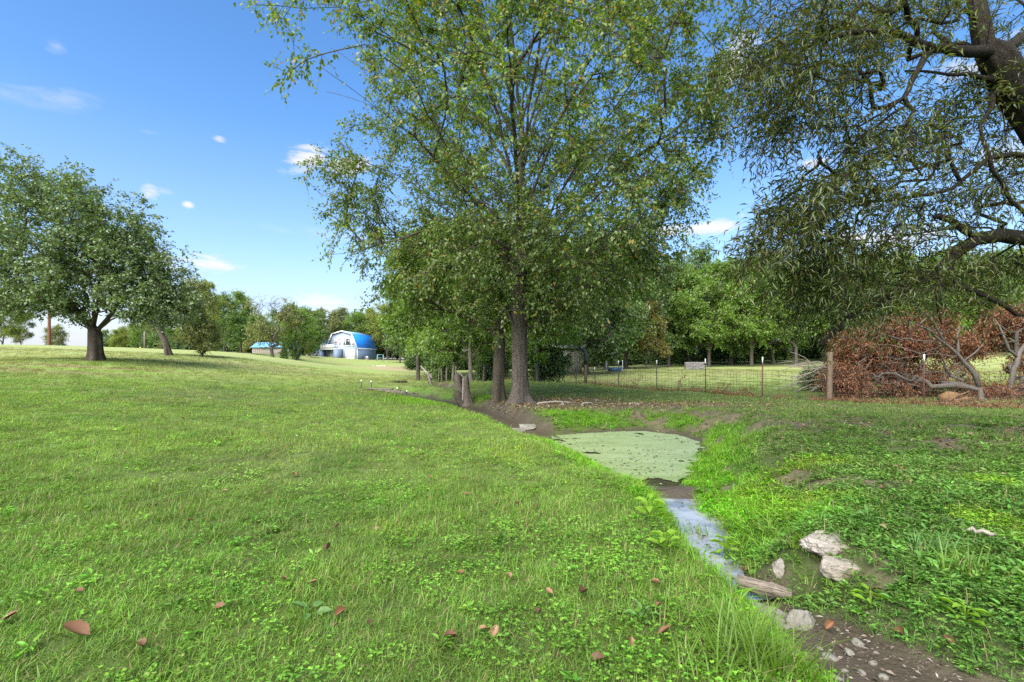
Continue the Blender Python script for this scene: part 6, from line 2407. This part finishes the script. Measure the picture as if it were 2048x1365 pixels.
def litter():
    r = np.random.default_rng(71)
    x, y = strew(r, [(1.4, 6, 18), (6, 12, 40), (12, 19, 110), (19, 30, 8)], 1.1)
    fl = wet_fields(x, y)
    z = zones(x, y, fl)
    pr = np.maximum(z['litter'] * 1.3, z['bare'] * .9) + .035
    keep = (r.uniform(0, 1, len(x)) < pr) & (z['dw'] > .05)
    x, y = x[keep], y[keep]
    p = np.stack([x, y, height(x, y) + r.uniform(.012, .045, len(x))], 1)
    ax = unit(r.normal(0, 1, p.shape) * np.array((1, 1, .35)))
    v, t = leaf_mesh(p, ax, np.array((0, 0, 1.0)) + r.normal(0, .5, p.shape), r.uniform(.03, .085, len(p)), .5, rich=True, curl=.35)
    tag(obj('leaf_litter', mesh_np('leaf_litter', v, t, [LITTER])), kind='stuff', label='dry leaf litter strewn over the bare bank')
    # dark bits floating on the duckweed and in the creek
    n = 420
    q = []
    while len(q) < n:
        a, b = r.uniform(.2, 4.2), r.uniform(6.4, 11.2)
        if poly_sdf(np.array([a]), np.array([b]), POND)[0] < -.05 and fbm(np.array([a]), np.array([b]), 1.2, 3)[0] > .46:
            q.append((a, b, WATER_Z + .002))
    for k in range(40):
        s = r.uniform(0, 1)
        i = r.integers(3, 6)
        c = CREEK[i, :2] * (1 - s) + CREEK[i + 1, :2] * s
        q.append((c[0] + r.normal(0, .07), c[1], -.405))
    q = np.array(q)
    ax = r.normal(0, 1, q.shape); ax[:, 2] = 0
    v, t = leaf_mesh(q, unit(ax), np.array((0, 0, 1.0)) + r.normal(0, .1, q.shape), r.lognormal(-3.3, .5, len(q)), .2)
    tag(obj('floating_debris', mesh_np('floating_debris', v, t, [DEBRIS])), kind='stuff', label='dark bits of leaf and twig floating on pond and creek')


def channel_debris():
    r = np.random.default_rng(79)
    n = 4200
    x, y = r.normal(1.95, .5, n), r.uniform(1.5, 4.0, n)
    fl = wet_fields(x, y)
    z = zones(x, y, fl)
    k = r.uniform(0, 1, n) < np.maximum(z['bare'], z['mud'] * .8) * .9
    k &= ~((seg_dist(x, y, CREEK[:8])[0] < .2) & (y > 3.3))
    x, y = x[k], y[k]
    p = np.stack([x, y, height(x, y) + r.uniform(.003, .02, len(x))], 1)
    ax = unit(r.normal(0, 1, p.shape) * np.array((1, 1, .25)))
    L = np.minimum(r.lognormal(-4.15, .5, len(p)), .05)
    v, t = leaf_mesh(p, ax, np.array((0, 0, 1.0)) + r.normal(0, .5, p.shape), L, r.uniform(.10, .55, len(p))[:, None], curl=.1)
    tag(obj('channel_debris', mesh_np('channel_debris', v, t, [CHIPS])), kind='stuff', label='wood chips and leaf bits on the muddy channel floor')


CHIPS = leafmat('damp_wood_chips', [(.10, .075, .055), (.17, .13, .095), (.24, .195, .15), (.07, .055, .04), (.13, .09, .06), (.20, .17, .14)], trans=.02, gloss=.12, pale=0)
channel_debris()
DEBRIS = plain('soaked_leaf_bits', (.06, .055, .025), .6, .4, 9)
litter()


def fence_weeds():
    """dead brown weeds and straw tangled in the fence foot"""
    r = np.random.default_rng(73)
    line = [(2180, 11.0), (2010, 12.2), (1848, 13.2), (1659, 15.2), (1525, 16.3), (1411, 19.4), (1314, 21.5), (1237, 24.0), (1152, 26.8), (1059, 28.6)]
    pts = np.array([[(px - 1024) / F * d, d] for px, d in line])
    V1, T1, m = [], [], MB()
    pos = []
    for i in range(2600):
        k = r.integers(0, len(pts) - 1)
        if k > 3 and r.uniform() < .45: continue
        s = r.uniform()
        c = pts[k] * (1 - s) + pts[k + 1] * s + r.normal(0, .10 if k > 1 else .26, 2)
        if fbm(c[0:1], c[1:2], 1.1, 9)[0] < (.44 if k > 1 else .30): continue
        pos.append((c[0], c[1], k))
    pos = np.array(pos)
    z = height(pos[:, 0], pos[:, 1])
    leaf = []
    for (x, y, k), zz in zip(pos, z):
        L = r.uniform(.10, .34) * (1.3 if k < 2 else 1)
        a = r.uniform(0, 6.28)
        ln = r.uniform(.2, 1.2)
        e = np.array((x + math.cos(a) * L * math.sin(ln), y + math.sin(a) * L * math.sin(ln), zz + L * math.cos(ln) * .8))
        s = np.array((x, y, zz - .01))
        w = r.uniform(.002, .004)
        m.tube([s, (s + e) / 2 + r.normal(0, .02, 3), e], [w, w, w * .5], 3, False)
        for j in range(4):
            t = r.uniform(.1, 1)
            leaf.append(s + (e - s) * t + r.normal(0, .02, 3))
    leaf = np.array(leaf)
    v, t = leaf_mesh(leaf, unit(r.normal(0, 1, leaf.shape)), r.normal(0, 1, leaf.shape) + np.array((0, 0, .6)), r.uniform(.03, .08, len(leaf)), .4, curl=.3)
    me = m.mesh('fence_weeds_stems', STRAW)
    o = tag(obj('dead_weeds', mesh_np('dead_weeds', v, t, [RUST])), kind='stuff', label='dead red-brown weeds tangled along the fence foot')
    s = obj('stems', me, o)
    s['kind'] = 'stuff'
    # taller dried vine stems climbing the wire, each its own plant
    for i, (px, d, h, lab) in enumerate([(1270, 22.6, .62, 'dry brown vine on the wire left of the black-capped posts'), (1357, 20.6, .78, 'tallest dry brown vine climbing the fence wire'), (1440, 18.6, .52, 'dry brown vine right of the second green post'), (1482, 17.4, .40, 'small dry vine on the wire left of the rusty post')]):
        q = on(px, 0, d - .05)
        m = MB()
        lf = []
        for b in range(4):
            p = np.array((r.normal(0, .08), 0, 0))
            path = [p]
            for k in range(7):
                p = p + np.array((r.normal(.02, .05), r.normal(0, .01), h / 7 * r.uniform(.6, 1.1)))
                path.append(p)
                for _ in range(3):
                    lf.append(p + r.normal(0, .035, 3))
            m.tube(path, np.linspace(.005, .002, 8), 4, False)
        t = empty('dry_vine', q, label=lab, cat='vine')
        m.build('stem', STRAW, t)
        lf = np.array(lf)
        v, tt = leaf_mesh(lf, unit(r.normal(0, 1, lf.shape) + np.array((0, 0, -.6))), r.normal(0, 1, lf.shape), r.uniform(.04, .09, len(lf)), .5, curl=.3)
        c = obj('withered_leaves', mesh_np('withered_leaves', v, tt, [RUST]), t)
        c['kind'] = 'stuff'


STRAW = plain('dry_straw', (.30, .22, .13), .85, .25, 9)
fence_weeds()


# ---- plants one can point at
def tint_mat(name, col, trans=.4):
    m = leafmat(name, [tuple(c * k for c in col) for k in (.75, 1.0, 1.2, .9)], trans, .03, .1)
    return m


LONG = tint_mat('long_grass_leaves', (.140, .250, .028), .5)
STRAWB = tint_mat('dead_grass_leaves', (.34, .27, .14), .3)
BRIGHTW = tint_mat('lime_green_weed_leaves', (.165, .310, .022), .45)
DOCK = tint_mat('dock_leaves', (.080, .175, .040), .3)


def tussock(px, py, d, n, lmin, lmax, rad, label, seed, wid=.008, mat=None, lean=.38):
    r = np.random.default_rng(seed)
    q = hit(px, py)
    V, Q, T = blades(r, n, rad, lmin, lmax, wid, lean, 1.1, 5)
    t = empty('grass_tussock', q, r.uniform(0, 6), label=label, cat='grass clump')
    o = obj('green_blades', mesh_np('green_blades', V, [Q, T], [mat or LONG]), t)
    o['kind'] = 'stuff'
    V, Q, T = blades(r, n // 3, rad, lmin * .5, lmax * .6, wid * .7, .8, 1.0, 3)
    o = obj('dead_blades', mesh_np('dead_blades', V, [Q, T], [STRAWB]), t)
    o['kind'] = 'stuff'


tussock(1492, 1330, 2.45, 200, .16, .38, .15, 'big clump of long arching grass by the flat creek stone', 1)
tussock(1575, 1362, 2.25, 80, .15, .36, .12, 'long grass clump at the near edge of the muddy channel', 2)
tussock(1405, 1345, 2.3, 70, .10, .22, .14, 'shorter grass clump left of the big arching clump', 3)
tussock(1440, 1258, 2.75, 60, .08, .18, .10, 'grass clump at the creek edge before the timber', 8)
tussock(1610, 1138, 3.3, 60, .10, .22, .10, 'lime grass clump between the two limestone rocks', 4, .008, BRIGHTW)
tussock(1860, 1110, 3.5, 60, .12, .24, .10, 'broad-bladed grass clump in the shade right of the rocks', 5, .012, DOCK)
tussock(1925, 1150, 3.2, 60, .12, .26, .10, 'grass clump beside the rotten stick', 6, .010)
tussock(1395, 1075, 4.75, 70, .10, .24, .12, 'grass hanging over the left creek bank', 7, .007)
tussock(1640, 1118, 3.26, 45, .06, .15, .13, 'grass fringe growing against the front of the large pale rock', 9, .006)
tussock(1690, 1170, 2.93, 45, .05, .13, .13, 'grass fringe at the foot of the rusty-faced rock', 10, .006)


def weed(px, py, d, n, size, hgt, width, label, seed, mat, spread=.10, name='weed'):
    r = np.random.default_rng(seed)
    q = hit(px, py)
    t = empty(name, q, label=label, cat='weed')
    m = MB()
    P_, A_, N_, S_ = [], [], [], []
    for i in range(n):
        a = i * 2.4 + r.uniform(-.3, .3)
        f = (i + .5) / n
        rr = spread * (1.1 - f * .7)
        z = hgt * (.15 + .85 * f)
        m.tube([(0, 0, z * .5), (math.cos(a) * rr * .35, math.sin(a) * rr * .35, z)], [.0025, .002], 4, False)
        P_.append((math.cos(a) * rr * .35, math.sin(a) * rr * .35, z)); A_.append((math.cos(a), math.sin(a), r.uniform(.0, .6))); N_.append((r.normal(0, .25), r.normal(0, .25), 1.0)); S_.append(size * r.uniform(.7, 1.2))
    m.tube([(0, 0, -.02), (0, 0, hgt * .5), (.0, .0, hgt)], [.004, .003, .002], 5)
    m.build('stem', mat, t)
    for i in range(n):
        v, f = leaf_mesh(np.array(P_[i:i + 1], float), np.array(A_[i:i + 1], float), np.array(N_[i:i + 1], float), np.array(S_[i:i + 1]), width, rich=True, curl=.2)
        obj('leaf', mesh_np('leaf', v, f, [mat]), t)


weed(1452, 1120, 4.0, 14, .10, .20, .5, 'lime green leafy weed on the left creek bank', 11, BRIGHTW)
weed(1300, 1042, 5.1, 12, .11, .18, .6, 'lime green weed in the lawn edge farther up the creek', 12, BRIGHTW)
weed(1330, 1100, 4.2, 11, .085, .12, .6, 'low lime green weed midway along the creek edge', 13, BRIGHTW)
weed(617, 1232, 2.42, 5, .075, .05, .62, 'broad-leaved dock weed standing in the mown lawn', 14, DOCK)
weed(1740, 1215, 2.75, 12, .075, .10, .5, 'yellow-green weed right of the triangular stone', 15, BRIGHTW)
weed(1930, 1245, 2.5, 13, .08, .09, .5, 'leafy lime weed in the shaded clover at right', 16, BRIGHTW)
weed(1285, 1240, 2.6, 9, .06, .05, .55, 'low dull green weed in the lawn before the creek', 17, DOCK)
weed(1735, 1050, 4.0, 12, .09, .10, .3, 'dark green weed behind the large pale rock', 18, DOCK)

# ---- fallen leaves lying singly on the lawn
def dry_leaf(seed, L, W, curl):
    r = np.random.default_rng(seed)
    nu, nv = 7, 5
    V = []
    for i in range(nu):
        u = i / (nu - 1)
        w = W * (math.sin(math.pi * min(1, u * .93 + .07)) ** .7) * (1 + .08 * math.sin(u * 17 + seed))
        for j in range(nv):
            v = (j / (nv - 1) - .5) * 2
            V.append((u * L - L / 2, v * w / 2, .012 + curl * (abs(v) ** 1.6) * w * .7 + curl * .5 * (u - .5) ** 2 * L + r.normal(0, .0012)))
    q = [(i * nv + j, i * nv + j + 1, (i + 1) * nv + j + 1, (i + 1) * nv + j) for i in range(nu - 1) for j in range(nv - 1)]
    return mesh_np('fallen_leaf', V, np.array(q), [DRYLEAF], True)


def dryleaf_mat():
    m, w, b = material('dry_brown_leaf')
    oi = w.new('ShaderNodeObjectInfo')
    tc = w.new('ShaderNodeTexCoord').outputs['Object']
    c = w.ramp(oi.outputs['Random'], [(.0, (.10, .042, .018)), (.35, (.17, .078, .034)), (.7, (.26, .16, .085)), (1, (.075, .036, .02))])
    n = w.noise(tc, 60, 4, .6)
    c = w.mix(w.math('MULTIPLY', n, .6), c, (.10, .055, .03))
    w.l.new(c, b.inputs['Base Color'])
    set_in(b, Roughness=.65, Specular_IOR_Level=.35)
    return m


DRYLEAF = dryleaf_mat()
LEAF_SAY = {(685, 1238): 'dry brown leaf touching the broad dock weed', (1165, 1200): 'pale curled dry leaf in the clover before the creek', (1490, 1148): 'orange-brown leaf on the dark mud behind the timber',
            (1660, 1262): 'dry leaf beside the triangular grey stone', (20, 1250): 'dry leaf at the left edge beyond the largest curled leaf', (1690, 1212): 'dry leaf in the weeds below the rusty-faced rock'}
LEAVES = [dry_leaf(s, .085, .055, c) for s, c in ((1, .5), (2, .9), (3, .3), (4, 1.2), (5, .7))]
for i, (px, py, s) in enumerate([(20, 1250, 1.0), (280, 1308, .9), (160, 1194, .8), (685, 1238, .9), (740, 1258, .5), (625, 1178, .8), (568, 1168, .5), (440, 1224, .8), (660, 1105, .9), (676, 1060, .7), (752, 1066, .6), (1165, 1200, 1.2),
                                 (1098, 1194, .7), (1080, 1240, .8), (1200, 1335, 1.0), (1335, 1278, 1.1), (1310, 1178, .8), (922, 1155, .7), (1016, 1162, .6), (990, 1276, .9), (965, 1272, .7), (900, 1292, 1.0), (935, 995, .9), (1033, 1016, .7), (1070, 1020, .7), (1260, 1298, .8),
                                 (1490, 1148, .9), (1690, 1212, .8), (1660, 1262, 1.0), (1800, 1272, 1.0), (1895, 1100, 1.0), (1895, 1300, .9), (860, 960, .8), (820, 900, .8), (450, 990, .8), (380, 1050, .8), (590, 955, .9), (700, 930, .7), (1320, 1225, .6)]):
    d = F * (EYE - .0) / (py - HZ)
    for _ in range(3):
        z = gz((px - 1024) / F * d, d)
        d = F * (EYE - z) / (py - HZ)
    q = on(px, py, d)
    o = obj('fallen_leaf', LEAVES[i % 5], None, (q.x, q.y, q.z + .026), (RNG.normal(0, .35), RNG.normal(0, .35), RNG.uniform(0, 6.28)))
    o.scale = (s * .78, s * .78, s * .78)
    tag(o, LEAF_SAY.get((px, py), 'small dry brown leaf fallen singly on the grass'), 'leaf', 'single dry leaves fallen on the grass')
q = on(150, 1290, 2.14)
o = obj('fallen_leaf', dry_leaf(9, .115, .062, .8), None, (q.x, q.y, q.z + .03), (.25, .5, .25))
tag(o, 'largest curled brown leaf lying in the near lawn', 'leaf')
